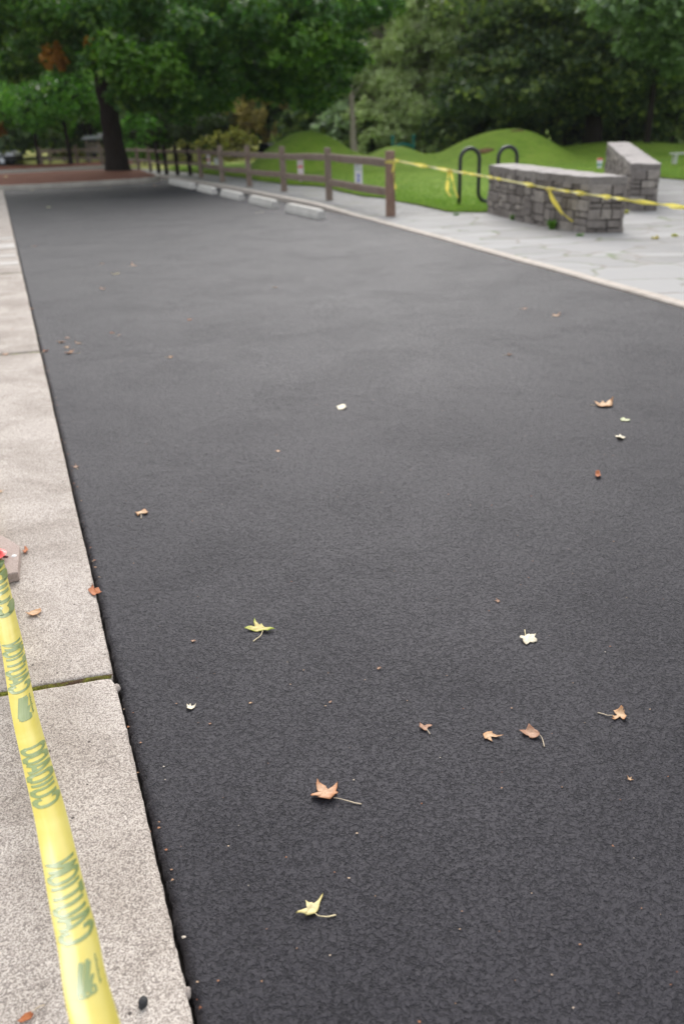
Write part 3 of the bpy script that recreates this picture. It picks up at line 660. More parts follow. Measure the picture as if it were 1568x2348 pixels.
def rail_mesh(a, c, r=.055, seed=0):
    b = MB(); n = 10; random.seed(seed); a, c = Vector(a), Vector(c); d = (c - a).normalized(); s = Vector((d.y, -d.x, 0)); vs = []
    for i in range(n + 1):
        u = i / n; p = a.lerp(c, u) + Vector((0, 0, .018 * nz(u * 2.2, seed * 1.7))) + s * .012 * nz(u * 2, seed + 4); k = r * (1 if .06 < u < .94 else .62)
        for q1, q2 in ((-.55, -1), (.6, -.9), (.7, .8), (-.15, 1.05), (-.6, .7)): vs.append(p + s * q1 * k * .8 + Vector((0, 0, q2 * k * (1 + .08 * nz(u * 5, q1, seed)))))
    fs = [(i * 5 + j, i * 5 + (j + 1) % 5, (i + 1) * 5 + (j + 1) % 5, (i + 1) * 5 + j) for i in range(n) for j in range(5)] + [(4, 3, 2, 1, 0), tuple(n * 5 + j for j in range(5))]
    b.add(vs, fs, .5); return b
PP = [(895, 350, 495), (755, 339, 458.5), (652, 333, 438.5), (573, 332.5, 427.5), (511, 331, 417)]
posts = [G(x, b_, GH) for x, t_, b_ in PP]
fen = empty('split_rail_fence', (0, 0, 0), 'weathered split-rail wooden fence beside the wheel stops, two rails', 'fence')
for i, p in enumerate(posts):
    o = post_mesh(p.x, p.y, [1.07, 1.08, 1.09, 1.10, 1.11][i], .165 if i == 0 else .155, GH, i).build('post', POSTN if i == 0 else POSTW, fen, bevel=0)
    if i == 0: o['label'] = 'brown end post with yellow tape tied round it'
last = PP[-1]; ends = posts + [G(462, 405, GH)]
for i in range(5):
    a, c = ends[i], ends[i + 1]; dz = .0 if i % 2 else .03
    for k, (z0, z1) in enumerate([(.87, .86), (.43, .40)]):
        rail_mesh((a.x, a.y, z0 + (.02 if i == 1 and k == 0 else 0) - (.03 if i == 0 and k else 0)), (c.x, c.y, z1 + (.05 if k == 0 and i == 0 else 0)), .070, i * 2 + k).build('rail', POSTW, fen)
fe2 = empty('split_rail_fence', (0, 0, 0), 'far darker run of split-rail fence leading behind the maple trunk', 'fence')
P2 = [G(x, b_, .05) for x, b_ in [(462, 405), (437, 400), (408, 399), (383, 398), (365, 395.5), (346, 392), (319, 388)]] + [Vector((-11.8, 45.8, .1)), Vector((-13.6, 47.6, .1)), Vector((-16, 49, .1))]
for i, p in enumerate(P2): post_mesh(p.x, p.y, p.z + (.95 if i in (0, 5, 6) else 1.05), .15, p.z, 20 + i).build('post', BARK_D if 1 <= i <= 4 else POSTW, fe2)
for i in range(len(P2) - 1):
    a, c = P2[i], P2[i + 1]
    for z in (.82, .4): rail_mesh((a.x, a.y, a.z + z), (c.x, c.y, c.z + z), .05, 30 + i).build('rail', POSTW, fe2)
fe3 = empty('rail_fence', (0, 0, 0), 'low brown rail fence on the grass right of the parked car', 'fence')
P3 = [PY(x, 378, 55.5) for x in (92, 118, 150, 180, 205)]
for i, p in enumerate(P3): post_mesh(p.x, p.y, .95, .16, 0, 60 + i).build('post', POSTW, fe3)
for i in range(4):
    for z in (.75, .35): rail_mesh((P3[i].x, P3[i].y, z), (P3[i + 1].x, P3[i + 1].y, z), .05, 70 + i).build('rail', POSTW, fe3)

# ---------------------------------------------------------------- hanging trail signs
WHITE = plain('white_sign_board', (.66, .65, .64), .45, .4, var=.04); PINK = plain('pale_pink_sign_board', (.62, .55, .55), .45, .4, var=.04)
SRED, SBLUE, SGREEN, SRED2 = plain('sign_red', (.62, .12, .12), .5), plain('sign_blue', (.02, .07, .50), .5), plain('sign_green', (.25, .42, .36), .5), plain('sign_pale_red', (.5, .28, .28), .5)
def sign(px, pyt, pyb, Y, wd, label, mat, art):
    top = PY(px, pyt, Y); bot = PY(px, pyb, Y); h = top.z - bot.z; t = empty('trail_sign', (bot.x, Y - .07, bot.z), label, 'sign', 'narrow signs hung on the fence rails', -.25)
    b = MB(); out = [(-wd / 2, h), (-wd / 2, .05)] + [(-wd / 2 * math.cos(a), .05 - .05 * math.sin(a)) for a in (.5, 1.0, 1.57, 2.1, 2.6)] + [(wd / 2, .05), (wd / 2, h)]
    n = len(out); vs = [(x, -.012, z) for x, z in out] + [(x, .012, z) for x, z in out]
    b.add(vs, [tuple(range(n)), tuple(range(2 * n - 1, n - 1, -1))] + [(i, i + n, (i + 1) % n + n, (i + 1) % n) for i in range(n)]); b.build('board', mat, t)
    for nm, mt, polys in art:
        for poly in polys:
            if nm != 'blue_arrow' or poly is polys[0]: b = MB()
            k = len(poly); b.add([(x * wd, -.016, z * h) for x, z in poly], [tuple(range(k))])
            if nm != 'blue_arrow' or poly is polys[-1]: b.build(nm.rstrip('s'), mt, t)
R = lambda x0, x1, z0, z1: [(x0, z0), (x1, z0), (x1, z1), (x0, z1)]
sign(691, 360, 416, 21.6, .145, 'pinkish white sign with a red band, hung between the second and third near posts', PINK, [('red_band', SRED, [R(-.42, .42, .56, .66)]), ('printed_lines', SRED2, [R(-.35, .35, .88, .895), R(-.3, .3, .83, .84), R(-.4, .4, .34, .355), R(-.32, .32, .24, .25), R(-.35, .3, .14, .15)])])
sign(822.5, 369, 436, 17.4, .155, 'white sign with a blue double arrow, nearest to the taped end post', WHITE, [('blue_arrow', SBLUE, [R(-.07, .07, .34, .52), [(-.2, .50), (.2, .50), (0, .59)], [(.2, .36), (-.2, .36), (0, .27)]]), ('printed_lines', SGREEN, [R(-.36, .3, .90, .918), R(-.36, .36, .85, .865), R(-.36, .1, .80, .815), R(-.36, -.05, .70, .74), R(.05, .36, .70, .74), R(-.25, .28, .14, .15)])])
sign(500, 362, 378, 33.5, .26, 'small white sign seen beyond the leftmost near post', WHITE, [('printed_lines', SGREEN, [R(-.3, .3, .5, .56)])])
sign(481, 352, 384, 33.5, .15, 'narrow pale pink sign on the rail left of the leftmost near post', PINK, [('red_band', SRED, [R(-.4, .4, .5, .6)])])

# ---------------------------------------------------------------- concrete wheel stops
def stop_mesh():
    L, xs = 1.8, [0, .05, .30, .35, .58, .63, 1.17, 1.22, 1.45, 1.50, 1.75, 1.8]; bz_ = [0, 0, 0, .07, .07, 0, 0, .07, .07, 0, 0, 0]; vs = []
    for x, q in zip(xs, bz_):
        e = .80 if x in (0, L) else 1.0
        for y, z in ((-.088, q), (-.084, max(q + .002, .06)), (-.056, .156 * e + .002), (-.046, .165 * e), (.046, .165 * e), (.056, .156 * e), (.084, .06), (.088, 0)): vs.append((x, y, z))
    n = 8; k = len(xs); b = MB(); b.add(vs, [(i * n + j, i * n + (j + 1) % n, (i + 1) * n + (j + 1) % n, (i + 1) * n + j)[::-1] for i in range(k - 1) for j in range(n)] + [tuple(range(n)), tuple((k - 1) * n + j for j in range(n - 1, -1, -1))]); return b
stop_lab = ['nearest concrete wheel stop, closest to the fence end post', 'second concrete wheel stop from the near end of the row', 'third concrete wheel stop from the near end, middle of the row', 'fourth concrete wheel stop from the near end of the row', 'fifth concrete wheel stop from the near end, small with distance', 'sixth concrete wheel stop, by the bend of the mulch island kerb', 'farthest concrete wheel stop, tucked in the corner by the island']
st0 = None
sa = [(-.90, 16.59), (-1.87, 19.25), (-2.83, 21.85), (-3.78, 24.3), (-4.72, 26.9)]
sb = [(-.30, 15.02), (-1.27, 17.62), (-2.22, 20.2), (-3.17, 22.65), (-4.1, 25.2)]
sa += [(-5.35, 28.6)]; sb += [(-4.78, 27.0)]
for i in range(6):
    a, c = Vector((*sb[i], 0)), Vector((*sa[i], 0)); d = (c - a).normalized(); o = stop_mesh().build('wheel_stop', STOPC, bevel=.008) if st0 is None else st0.copy()
    if st0 is None: st0 = o
    else: COL.objects.link(o)
    nrm = Vector((d.y, -d.x, 0)); o.location = a + nrm * .15; o.rotation_euler.z = math.atan2(d.y, d.x); tag(o, stop_lab[i], 'wheel stop', 'concrete wheel stops along the right kerb')

# ---------------------------------------------------------------- stone seat walls
def pack(w_, h_, mn=.09, mx=.30):
    out = []
    def rec(x, y, a, b_):
        if a > mx or (b_ > .17) or (a > 2.6 * b_ and a > .22):
            if (a > mx and a / mx >= b_ / .20) or a > 2.4 * b_:
                k = a * random.uniform(.36, .64); rec(x, y, k, b_); rec(x + k, y, a - k, b_)
            else:
                k = b_ * random.uniform(.38, .62); rec(x, y, a, k); rec(x, y + k, a, b_ - k)
        elif random.random() < .35 and a > .18 and b_ > .13:
            if random.random() < .5: k = a * random.uniform(.38, .62); rec(x, y, k, b_); rec(x + k, y, a - k, b_)
            else: k = b_ * random.uniform(.4, .6); rec(x, y, a, k); rec(x, y + k, a, b_ - k)
        else: out.append((x, y, a, b_))
    rec(0, 0, w_, h_); return out
def wall(name, label, foot, zt, seed):
    """foot: corner points (x, y), clockwise seen from above starting back left; zt: top height per corner"""
    random.seed(seed); t = empty(name, (0, 0, 0), label, 'stone wall'); fac = MB(); core = MB(); n = len(foot)
    cen = Vector((sum(p[0] for p in foot) / n, sum(p[1] for p in foot) / n, 0)); F_ = [Vector((*p, 0)) for p in foot]; cap = .10
    ins = [p + (cen - p).normalized() * .035 for p in F_]
    core.add([(p.x, p.y, -.1) for p in ins] + [(p.x, p.y, zt[i] - .03) for i, p in enumerate(ins)], [tuple(range(n, 2 * n))] + [(i, (i + 1) % n, (i + 1) % n + n, i + n) for i in range(n)]); core.build('core', MORTAR, t)
    for i in range(n):
        a, c = F_[i], F_[(i + 1) % n]; za, zc = zt[i] - cap, zt[(i + 1) % n] - cap; L = (c - a).length; d = (c - a) / L; nn = Vector((d.y, -d.x, 0))
        if nn.dot(a - cen) < 0: nn = -nn
        zm = (za + zc) / 2; H0 = GH - .03
        for x, y, w_, h_ in pack(L, zm - H0):
            g = .007; j = lambda: random.uniform(-.006, .006); pr = random.uniform(-.006, .026)
            q = [(x + g + j(), y + g + j()), (x + w_ - g + j(), y + g + j()), (x + w_ - g + j(), y + h_ - g + j()), (x + g + j(), y + h_ - g + j())]
            m_ = (sum(u for u, v in q) / 4, sum(v for u, v in q) / 4); bevel = .012; vs = []
            for dep, k in ((-.05, 0), (-.008 + pr, 0), (pr, bevel)):
                for u, v in q:
                    uu = u + (bevel * 1.0 if u < m_[0] else -bevel) * (k > 0); vv = v + (bevel if v < m_[1] else -bevel) * (k > 0)
                    s = uu / L; zz = H0 + vv * ((za + (zc - za) * s) - H0) / (zm - H0)
                    vs.append(a + d * uu + nn * (dep + (random.uniform(-.004, .004) if k else 0)) + Vector((0, 0, zz)))
            fac.add(vs, [(0, 1, 5, 4), (1, 2, 6, 5), (2, 3, 7, 6), (3, 0, 4, 7), (4, 5, 9, 8), (5, 6, 10, 9), (6, 7, 11, 10), (7, 4, 8, 11), (8, 9, 10, 11)], min(1, max(0, random.gauss(.45, .26))))
    fac.build('stone_facing', STONE, t)
    # coping slabs across the top, from the first edge to the third
    cop = MB(); A_, B_ = (F_[0], F_[-1]), (F_[n // 2 - 1] if n == 4 else F_[n - 3], F_[n - 2])
    left = F_[:n - 2] ; LL = [(left[i + 1] - left[i]).length for i in range(len(left) - 1)]; tot = sum(LL)
    def lp(u):
        s = u * tot
        for i, l in enumerate(LL):
            if s <= l or i == len(LL) - 1: return left[i].lerp(left[i + 1], s / l), zt[i] + (zt[i + 1] - zt[i]) * s / l
            s -= l
    def rp(u): return F_[-1].lerp(F_[-2], u), zt[-1] + (zt[-2] - zt[-1]) * u
    cuts = [0]; 
    while cuts[-1] < 1: cuts.append(min(1, cuts[-1] + random.uniform(.3, .55) / tot) if 1 - cuts[-1] > .6 / tot else 1)
    for k in range(len(cuts) - 1):
        u0, u1 = cuts[k] + .003, cuts[k + 1] - .003; NU, NV = 10, 6; tp = []
        for i in range(NU + 1):
            u = u0 + (u1 - u0) * i / NU; (p, z1), (q, z2) = lp(u), rp(u); s = (p - q).normalized(); p = p + s * (.008 + .028 * nz(u * 26, seed)); q = q - s * (.008 + .028 * nz(u * 26, seed + 5))
            if k == 0 and i == 0: pass
            row = []
            for j in range(NV + 1):
                v = j / NV; r_ = p.lerp(q, v); ed = (i in (0, NU)) or (j in (0, NV))
                row.append(Vector((r_.x, r_.y, z1 + (z2 - z1) * v + .016 * nz(r_.x * 5, r_.y * 5, k) - (.012 if ed else 0))))
            tp.append(row)
        vs = [p for r in tp for p in r]; m0 = len(vs); w_ = NV + 1; fs = [(i * w_ + j, i * w_ + j + 1, (i + 1) * w_ + j + 1, (i + 1) * w_ + j) for i in range(NU) for j in range(NV)]
        ring = [j for j in range(w_)] + [i * w_ + NV for i in range(1, NU + 1)] + [NU * w_ + j for j in range(NV - 1, -1, -1)] + [i * w_ for i in range(NU - 1, 0, -1)]
        vs += [vs[r] - Vector((0, 0, cap)) for r in ring]; R_ = len(ring); fs += [(ring[i], ring[(i + 1) % R_], m0 + (i + 1) % R_, m0 + i)[::-1] for i in range(R_)]
        cop.add(vs, fs, random.uniform(.1, .9))
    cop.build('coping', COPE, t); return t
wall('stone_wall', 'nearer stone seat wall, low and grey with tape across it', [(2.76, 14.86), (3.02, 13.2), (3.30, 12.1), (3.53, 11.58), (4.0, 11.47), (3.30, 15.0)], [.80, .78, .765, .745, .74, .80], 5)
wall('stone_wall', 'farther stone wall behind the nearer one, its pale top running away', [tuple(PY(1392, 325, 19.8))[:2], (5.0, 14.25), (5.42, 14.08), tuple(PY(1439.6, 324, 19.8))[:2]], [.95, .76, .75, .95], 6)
# small paper cup on the wall
t = empty('paper_cup', tuple(Vector((*tuple(PY(1374, 389, 14.2))[:2], 0)) + Vector((0, 0, 0))), '', 'cup'); pc = PY(1374, 389, 12.6); pc.z = .775; pc.x = 3.52 + (13.0 - 11.5) * -.16 + .1
pc = Vector((3.60, 12.9, .772)); q_ = PY(1372.5, 388, 13.0); pc.x = q_.x; pc.y = 13.0; t.location = pc; t['label'] = 'small white and red drink cup left on top of the nearer stone wall'
b = MB(); b.tube([(0, 0, 0), (0, 0, .055), (0, 0, .11)], [.030, .036, .042], 16); b.build('body', plain('cup_white', (.7, .72, .7), .4), t, smooth=False)
b = MB(); b.tube([(0, 0, .11), (0, 0, .122), (0, 0, .135)], [.044, .044, .034], 16); b.build('lid', plain('cup_red', (.5, .1, .05), .4), t)
b = MB(); b.tube([(0, 0, .03), (0, 0, .06)], [.0345, .0385], 16, cap=False); b.build('sleeve', plain('cup_green', (.12, .35, .22), .5), t)

# ---------------------------------------------------------------- wave bicycle rack
t = empty('bike_rack', (2.45, 16.1, GH), 'black wave-shaped bicycle rack on the grass left of the stone wall', 'bike rack'); r = .19; mid = []
dx, dy = .97, .22
def rp_(s, z): return (s * dx, s * dy, z)
pts = [rp_(0, -.1), rp_(0, .4)] + [rp_(0, .8)]
for k in range(2):
    x0 = k * 4 * r
    pts += [rp_(x0 + r - r * math.cos(a), .82 + r * math.sin(a)) for a in [math.pi * i / 12 for i in range(13)]]
    pts += [rp_(x0 + 2 * r, .5)]
    if k == 0: pts += [rp_(x0 + 3 * r - r * math.cos(a), .26 - r * math.sin(a)) for a in [math.pi * i / 12 for i in range(13)]] + [rp_(x0 + 4 * r, .5)]
pts += [rp_(6 * r, -.1)]
b = MB(); b.tube(pts, .036, 14); b.build('tube', plain('black_powder_coat', (.012, .014, .018), .35, .5, var=.1), t, smooth=True)
for x in (0, 6 * r):
    b = MB(); b.tube([rp_(x, .0), rp_(x, .02)], .065, 16); b.build('foot_plate', bpy.data.materials['black_powder_coat'], t)

# ---------------------------------------------------------------- twisted yellow tape
def ribbon(pts, w_, ang, name, mat, parent=None, nw=3, cup=0.0):
    P = []; pts = [Vector(p) for p in pts]; n = len(pts)
    for i, p in enumerate(pts):
        d = (pts[min(i + 1, n - 1)] - pts[max(i - 1, 0)]).normalized(); s = d.cross(Vector((0, 0, 1))); s = s.normalized() if s.length > .05 else Vector((1, 0, 0)); u = s.cross(d)
        a = ang(i / (n - 1)); W_ = w_(i / (n - 1)) if callable(w_) else w_; row = []
        for j in range(nw + 1):
            q = (j / nw - .5); row.append(p + (s * math.cos(a) + u * math.sin(a)) * q * W_ + (u * math.cos(a) - s * math.sin(a)) * cup * (1 - 4 * q * q))
        P.append(row)
    return grid_mesh(name, P, mat, parent)
t0 = NT('thin_yellow_tape'); t0.set((.88, .76, .14), .35, .5); tr0 = t0.n('ShaderNodeBsdfTranslucent'); tr0.inputs[0].default_value = (.9, .78, .16, 1); mx0 = t0.n('ShaderNodeMixShader'); mx0.inputs[0].default_value = .5
t0.l(t0.p.outputs[0], mx0.inputs[1]); t0.l(tr0.outputs[0], mx0.inputs[2]); t0.l(mx0.outputs[0], t0.out.inputs[0]); TAPE2 = t0.m
t = empty('caution_tape', (0, 0, 0), 'long twisted yellow caution tape strung from the fence end post past the stone walls', 'tape')
a, mdl, c = PY(902, 368, posts[0].y - .06), PY(1262, 433, 12.0), PY(1568, 476, 10.2); e = PY(1800, 503, 9.0)
base_ = smooth_path([a, PY(1035, 392, 14.1), PY(1110, 404.5, 13.4), mdl, PY(1420, 456, 11.0), c, e], .02)
def twist(u): return 46 * u + 1.4 * math.sin(u * 21) + .9 * math.sin(u * 57)
ribbon(base_, lambda u: .050 + .012 * math.sin(u * 90), twist, 'strand', TAPE2, t, 4, .006)
PALE = plain('clear_tape', (.80, .78, .60), .3, .5, var=.1)
ribbon([p + Vector((0, -.004, .003)) for p in base_], .032, lambda u: twist(u) + 1.2, 'folded_edge', PALE, t, 2)
def path_px(pts, Y): return smooth_path([PY(x, y, Y + dy_) for x, y, dy_ in pts], .01)
for nm, pl, Y, wd in [('tail', [(1028, 391, 0), (1026, 415, .02), (1025, 438, .0), (1033, 450, -.02)], 14.1, .06), ('tail', [(1032, 391, 0), (1037, 412, .0), (1042, 436, -.03), (1049, 453, -.04)], 14.08, .058),
                      ('tail', [(1254, 433, 0), (1263, 452, -.03), (1275, 474, -.04), (1288, 495, -.02)], 11.95, .07), ('tail', [(1258, 434, 0), (1272, 462, -.05), (1290, 490, -.07), (1312, 508, -.1)], 11.9, .065),
                      ('tail', [(904, 372, 0), (900, 395, 0), (903, 415, 0), (904, 434, 0)], posts[0].y - .085, .068)]:
    ribbon(path_px(pl, Y), wd, lambda u: .25 + .5 * math.sin(u * 5), nm, TAPE2, t, 4, .012)
pw = posts[0]; b = MB(); zt_ = PY(895, 371, pw.y).z
ring = [(pw.x + .084 * math.cos(q), pw.y + .084 * math.sin(q), zt_ + .008 * math.sin(3 * q)) for q in [2 * math.pi * i / 24 for i in range(25)]]
sq = lambda v: max(-1, min(1, v * 1.35))
vs = []
for q in [2 * math.pi * i / 32 for i in range(33)]:
    x_, y_ = pw.x + .083 * sq(math.cos(q)), pw.y + .083 * sq(math.sin(q))
    vs += [(x_, y_, zt_ - .028 + .01 * math.sin(2 * q)), (x_, y_, zt_ + .026 + .008 * math.sin(3 * q))]
b.add(vs, [(2 * i, 2 * i + 2, 2 * i + 3, 2 * i + 1) for i in range(32)]); b.build('wrap', TAPE, t)
for x_, y_ in [(1030, 391), (1257, 433)]:
    b = MB(); q = PY(x_, y_, 14.07 if x_ < 1100 else 11.93); b.tube([q + Vector((-.035, 0, .01)), q, q + Vector((.035, 0, -.01))], [.018, .034, .018], 8, wob=.25); b.build('knot', TAPE, t)

# ---------------------------------------------------------------- foreground tape, cupped, reading in mirror image
ctr = [(-150, 640, .02), (-48, 1130, .06), (-10, 1300, .08), (14, 1420, .115), (27, 1480, .135), (52, 1620, .19), (84, 1750, .25), (113, 1863, .30), (150, 2041, .345), (174, 2145, .365), (191, 2246, .372), (214, 2338, .385), (249, 2480, .405), (318, 2760, .44)]
lp_ = smooth_path([G(x, y, z) for x, y, z in ctr], .01)
arc = [0]
for i in range(1, len(lp_)): arc.append(arc[-1] + (lp_[i] - lp_[i - 1]).length)
HALF, RAD = .72, .0455
def tframe(s):
    i = int(np.searchsorted(arc, s)) - 1; i = max(0, min(i, len(lp_) - 2)); u = (s - arc[i]) / max(1e-6, arc[i + 1] - arc[i]); p = lp_[i].lerp(lp_[i + 1], u)
    i0, i1 = max(0, i - 6), min(len(lp_) - 1, i + 7); d = (lp_[i1] - lp_[i0]).normalized(); side = -d.cross(Vector((0, 0, 1))).normalized()
    return p, d, side, side.cross(d) * (1 if side.cross(d).z > 0 else -1)
def tape_pt(s, v, off=0.0):                # v: -1 left edge .. 1 right edge as seen
    p, d, side, u = tframe(s); a = v * HALF * (1 + .05 * math.sin(s * 3.1)); tilt = .16 + .05 * math.sin(s * 2.3 + 1)
    x = RAD * math.sin(a); z = RAD * (1 - math.cos(a)) - RAD * .45
    n = Vector((-math.sin(a), math.cos(a))) ; x += n.x * off; z += n.y * off
    x2 = x * math.cos(tilt) - z * math.sin(tilt); z2 = x * math.sin(tilt) + z * math.cos(tilt)
    return p - side * x2 * SIDE + u * (z2 + .0003 * math.sin(s * 40))
SIDE = 1
p_, d_, s_, u_ = tframe(arc[-1] * .6)
if (-s_).x < 0: SIDE = -1
t = empty('caution_tape', (0, 0, 0), 'yellow caution tape stretched across the lower left foreground over the pavement', 'tape')
ns = int(arc[-1] / .008); P = [[tape_pt(arc[-1] * i / ns, -1 + 2 * j / 20) for j in range(21)] for i in range(ns + 1)]
grid_mesh('strip', P, TAPE, t)
INK = NT('green_ink'); INK.set((.18, .23, .09), .25, .6); INK = INK.m
W_ = .16
LET = {  # strokes in a unit box: x along the word, y 0..1 up
 'C': [[(.9, .72), (.86, .9), (.62, 1), (.34, 1), (.08, .86), (.04, .5), (.08, .14), (.34, 0), (.62, 0), (.86, .1), (.9, .28)]],
 'A': [[(.02, 0), (.38, 1), (.60, 1), (.96, 0)], [(.22, .3), (.78, .3)]],
 'U': [[(.08, 1), (.08, .18), (.30, 0), (.66, 0), (.90, .18), (.90, 1)]],
 'T': [[(.0, 1), (.98, 1)], [(.49, 1), (.49, 0)]], 'I': [[(.5, 0), (.5, 1)]],
 'O': [[(.34, 1), (.08, .86), (.05, .5), (.08, .14), (.34, 0), (.64, 0), (.90, .14), (.94, .5), (.90, .86), (.64, 1), (.34, 1)]],
 'N': [[(.08, 0), (.08, 1), (.88, 0), (.88, 1)]], 'D': [[(.08, 0), (.08, 1), (.60, 1), (.88, .84), (.92, .5), (.88, .16), (.60, 0), (.08, 0)]]}
def ink(mb, pts, s0, sl, v0, v1, w_):
    """stroke given in (x, y) with x -> along the tape from s0 by sl, y -> across from v0 to v1"""
    q = []
    for i in range(len(pts) - 1):
        (xa, ya), (xb, yb) = pts[i], pts[i + 1]; n = max(2, int(math.hypot((xb - xa) * abs(sl), (yb - ya) * .05) / .002))
        for k in range(n): q.append(((xa + (xb - xa) * k / n), (ya + (yb - ya) * k / n)))
    q.append(pts[-1]); m_ = []
    for x, y in q: m_.append(Vector((s0 + x * sl, (v0 + y * (v1 - v0)) * HALF * RAD, 0)))
    n = len(m_); vs = []
    for i in range(n):
        d = (m_[min(i + 1, n - 1)] - m_[max(i - 1, 0)]).normalized(); s = Vector((-d.y, d.x, 0)) * w_ / 2
        for e in (m_[i] + s, m_[i] - s): vs.append(tape_pt(e.x, e.y / (HALF * RAD), .0006))
    mb.add(vs, [(2 * i, 2 * i + 1, 2 * i + 3, 2 * i + 2) for i in range(n - 1)])
def s_at(py):                              # arc length of the tape where the line of sight crosses height py of the photo
    best = min(range(len(lp_)), key=lambda i: abs(_proj(lp_[i])[1] - py)); return arc[best]
def _proj(p):
    v = p - Vector((0, 0, CAM_H)); z = v.dot(FW); return CX + F_PX * v.dot(RT) / z, CY - F_PX * v.dot(UP) / z
def word(wd, y_top, y_bot):
    mb = MB()
    sa_, sb_ = s_at(y_bot), s_at(y_top); n = len(wd); units = [(.5 if ch == 'I' else 1) for ch in wd]; tot = sum(units) + .18 * (n - 1); x = 0
    for ch, k in zip(wd, units):
        s0 = sa_ + (sb_ - sa_) * x / tot; sl = (sb_ - sa_) * k / tot
        for stk in LET[ch]: ink(mb, stk, s0, sl, -.76, .80, abs(sb_ - sa_) / tot * .33)
        x += k + .18
    mb.build('lettering', INK, t)
word('CUIDADO', 1262, 1400); word('CAUTION', 1462, 1574); word('CUIDADO', 1694, 1826); word('CAUTION', 1950, 2140)
def logo(y_top, y_bot):
    mb = MB()
    a_, b_ = s_at(y_bot), s_at(y_top); L = b_ - a_
    for pl in [[(0.1, .0), (1, .35)], [(.1, .12), (.95, .47)], [(.1, .35), (1, .75)], [(.12, .45), (.9, .85)], [(.1, .55), (.5, .92)]]: ink(mb, pl, a_, L, -.42, .42, abs(L) * .10)
    for k in range(3): ink(mb, [(-.02, .02 + .33 * k), (.16, .02 + .33 * k), (.2, .14 + .33 * k), (.16, .26 + .33 * k), (-.02, .26 + .33 * k), (-.02, .02 + .33 * k)], a_, L, -.42, .42, abs(L) * .07)
    for k in range(9): ink(mb, [(.1 + .1 * k, .0), (.16 + .1 * k, 1 if k % 3 == 0 else .55), (.18 + .1 * k, .05)], a_, L, .58, .70, abs(L) * .03)
    mb.build('printed_mark', INK, t)
logo(1586, 1634); logo(2182, 2260)
# ---------------------------------------------------------------- paver-like base at the left edge
RB, RF, FL_ = G(46.6, 1255, .045), G(42.7, 1317, .045), G(10.9, 1328, .045)
cx_, cy_ = -1.50, 2.73
t = empty('sign_base', (cx_, cy_, .0), 'tan octagonal slab standing on the pavement at the left edge', 'base')
R8 = [Vector((RB.x, RB.y, 0)), Vector((RF.x, RF.y, 0)), Vector((RF.x - .155, RF.y - .075, 0)), Vector((RF.x - .40, RF.y - .03, 0)), Vector((RF.x - .56, RF.y + .06, 0)), Vector((RB.x - .52, RB.y + .06, 0)), Vector((RB.x - .36, RB.y + .15, 0)), Vector((RB.x - .14, RB.y + .13, 0))]
vs = []
cc = Vector((cx_, cy_, 0))
for z, k in ((.014, 0.0), (.045, .0), (.049, .006)):
    for p in R8: q = p + (cc - p).normalized() * k; vs.append((q.x - cx_, q.y - cy_, z + .006))
b = MB(); b.add(vs, [(i, i + 8, (i + 1) % 8 + 8, (i + 1) % 8) for i in range(8)] + [(i + 8, i + 16, (i + 1) % 8 + 16, (i + 1) % 8 + 8) for i in range(8)] + [tuple(range(23, 15, -1)), tuple(range(8))])
bm_ = b.build('slab', m_kerb('tan_slab', (.36, .285, .25), (.44, .355, .315), 6), t)
b = MB(); q = G(33, 1274, .056); b.tube([(q.x - cx_, q.y - cy_, .0553), (q.x - cx_, q.y - cy_, .058)], [.010, .006], 12); b.build('white_spot', plain('white_dropping', (.8, .8, .78), .6), t)
b = MB(); b.tube([(.0, .02, .05), (.0, .02, 1.0)], .02, 14); b.build('pole', plain('galvanised_pole', (.35, .35, .35), .4, metal=.8), t)
o = empty('red_ribbon', (G(-4, 1277, .06).x, G(-4, 1277, .06).y, .055), 'crumpled red plastic ribbon lying on the tan slab', 'ribbon')
rp2 = smooth_path([Vector(p) for p in [(-.16, .03, .02), (-.10, -.01, .045), (-.05, .02, .05), (.0, .0, .035), (.018, -.012, .02), (.005, -.035, .006), (-.05, -.05, .012), (-.12, -.02, .02)]], .004)
ribbon(rp2, .045, lambda u: .9 + 1.6 * math.sin(u * 7), 'ribbon_strip', plain('red_plastic', (.75, .07, .06), .3, .5, var=.15), o, 5, .01)
b = MB(); b.tube([(.012, .012, .0), (.035, .002, .002)], [.006, .004], 8); b.build('dark_clip', plain('dark_clip', (.12, .02, .025), .4), o)
# ---------------------------------------------------------------- fallen leaves
LM = {
 'orange': m_leafblade('leaf_orange_tan', (.62, .40, .26), (.50, .22, .10), (.36, .17, .09)),
 'rust': m_leafblade('leaf_rust', (.50, .17, .06), (.34, .10, .04), (.55, .30, .16)),
 'tan': m_leafblade('leaf_tan', (.68, .47, .29), (.50, .24, .10), (.36, .17, .08)),
 'brown': m_leafblade('leaf_brown', (.50, .31, .21), (.34, .16, .09), (.24, .11, .07)),
 'yellow': m_leafblade('leaf_yellow', (.74, .64, .36), (.74, .62, .22), (.62, .44, .18), .15),
 'green': m_leafblade('leaf_yellow_green', (.74, .60, .26), (.36, .46, .035), (.30, .36, .03), .25),
 'cream': m_leafblade('leaf_cream', (.82, .75, .60), (.78, .68, .50), (.66, .52, .34), .12),
 'pale': m_leafblade('leaf_pale_green', (.66, .66, .44), (.50, .54, .30), (.48, .46, .26), .2)}
STEM = plain('leaf_stem', (.52, .42, .30), .6); STEMY = plain('pale_leaf_stem', (.72, .60, .36), .6)
GR = 'fallen maple leaves on the asphalt'; GP = 'fallen maple leaves on the pavement'
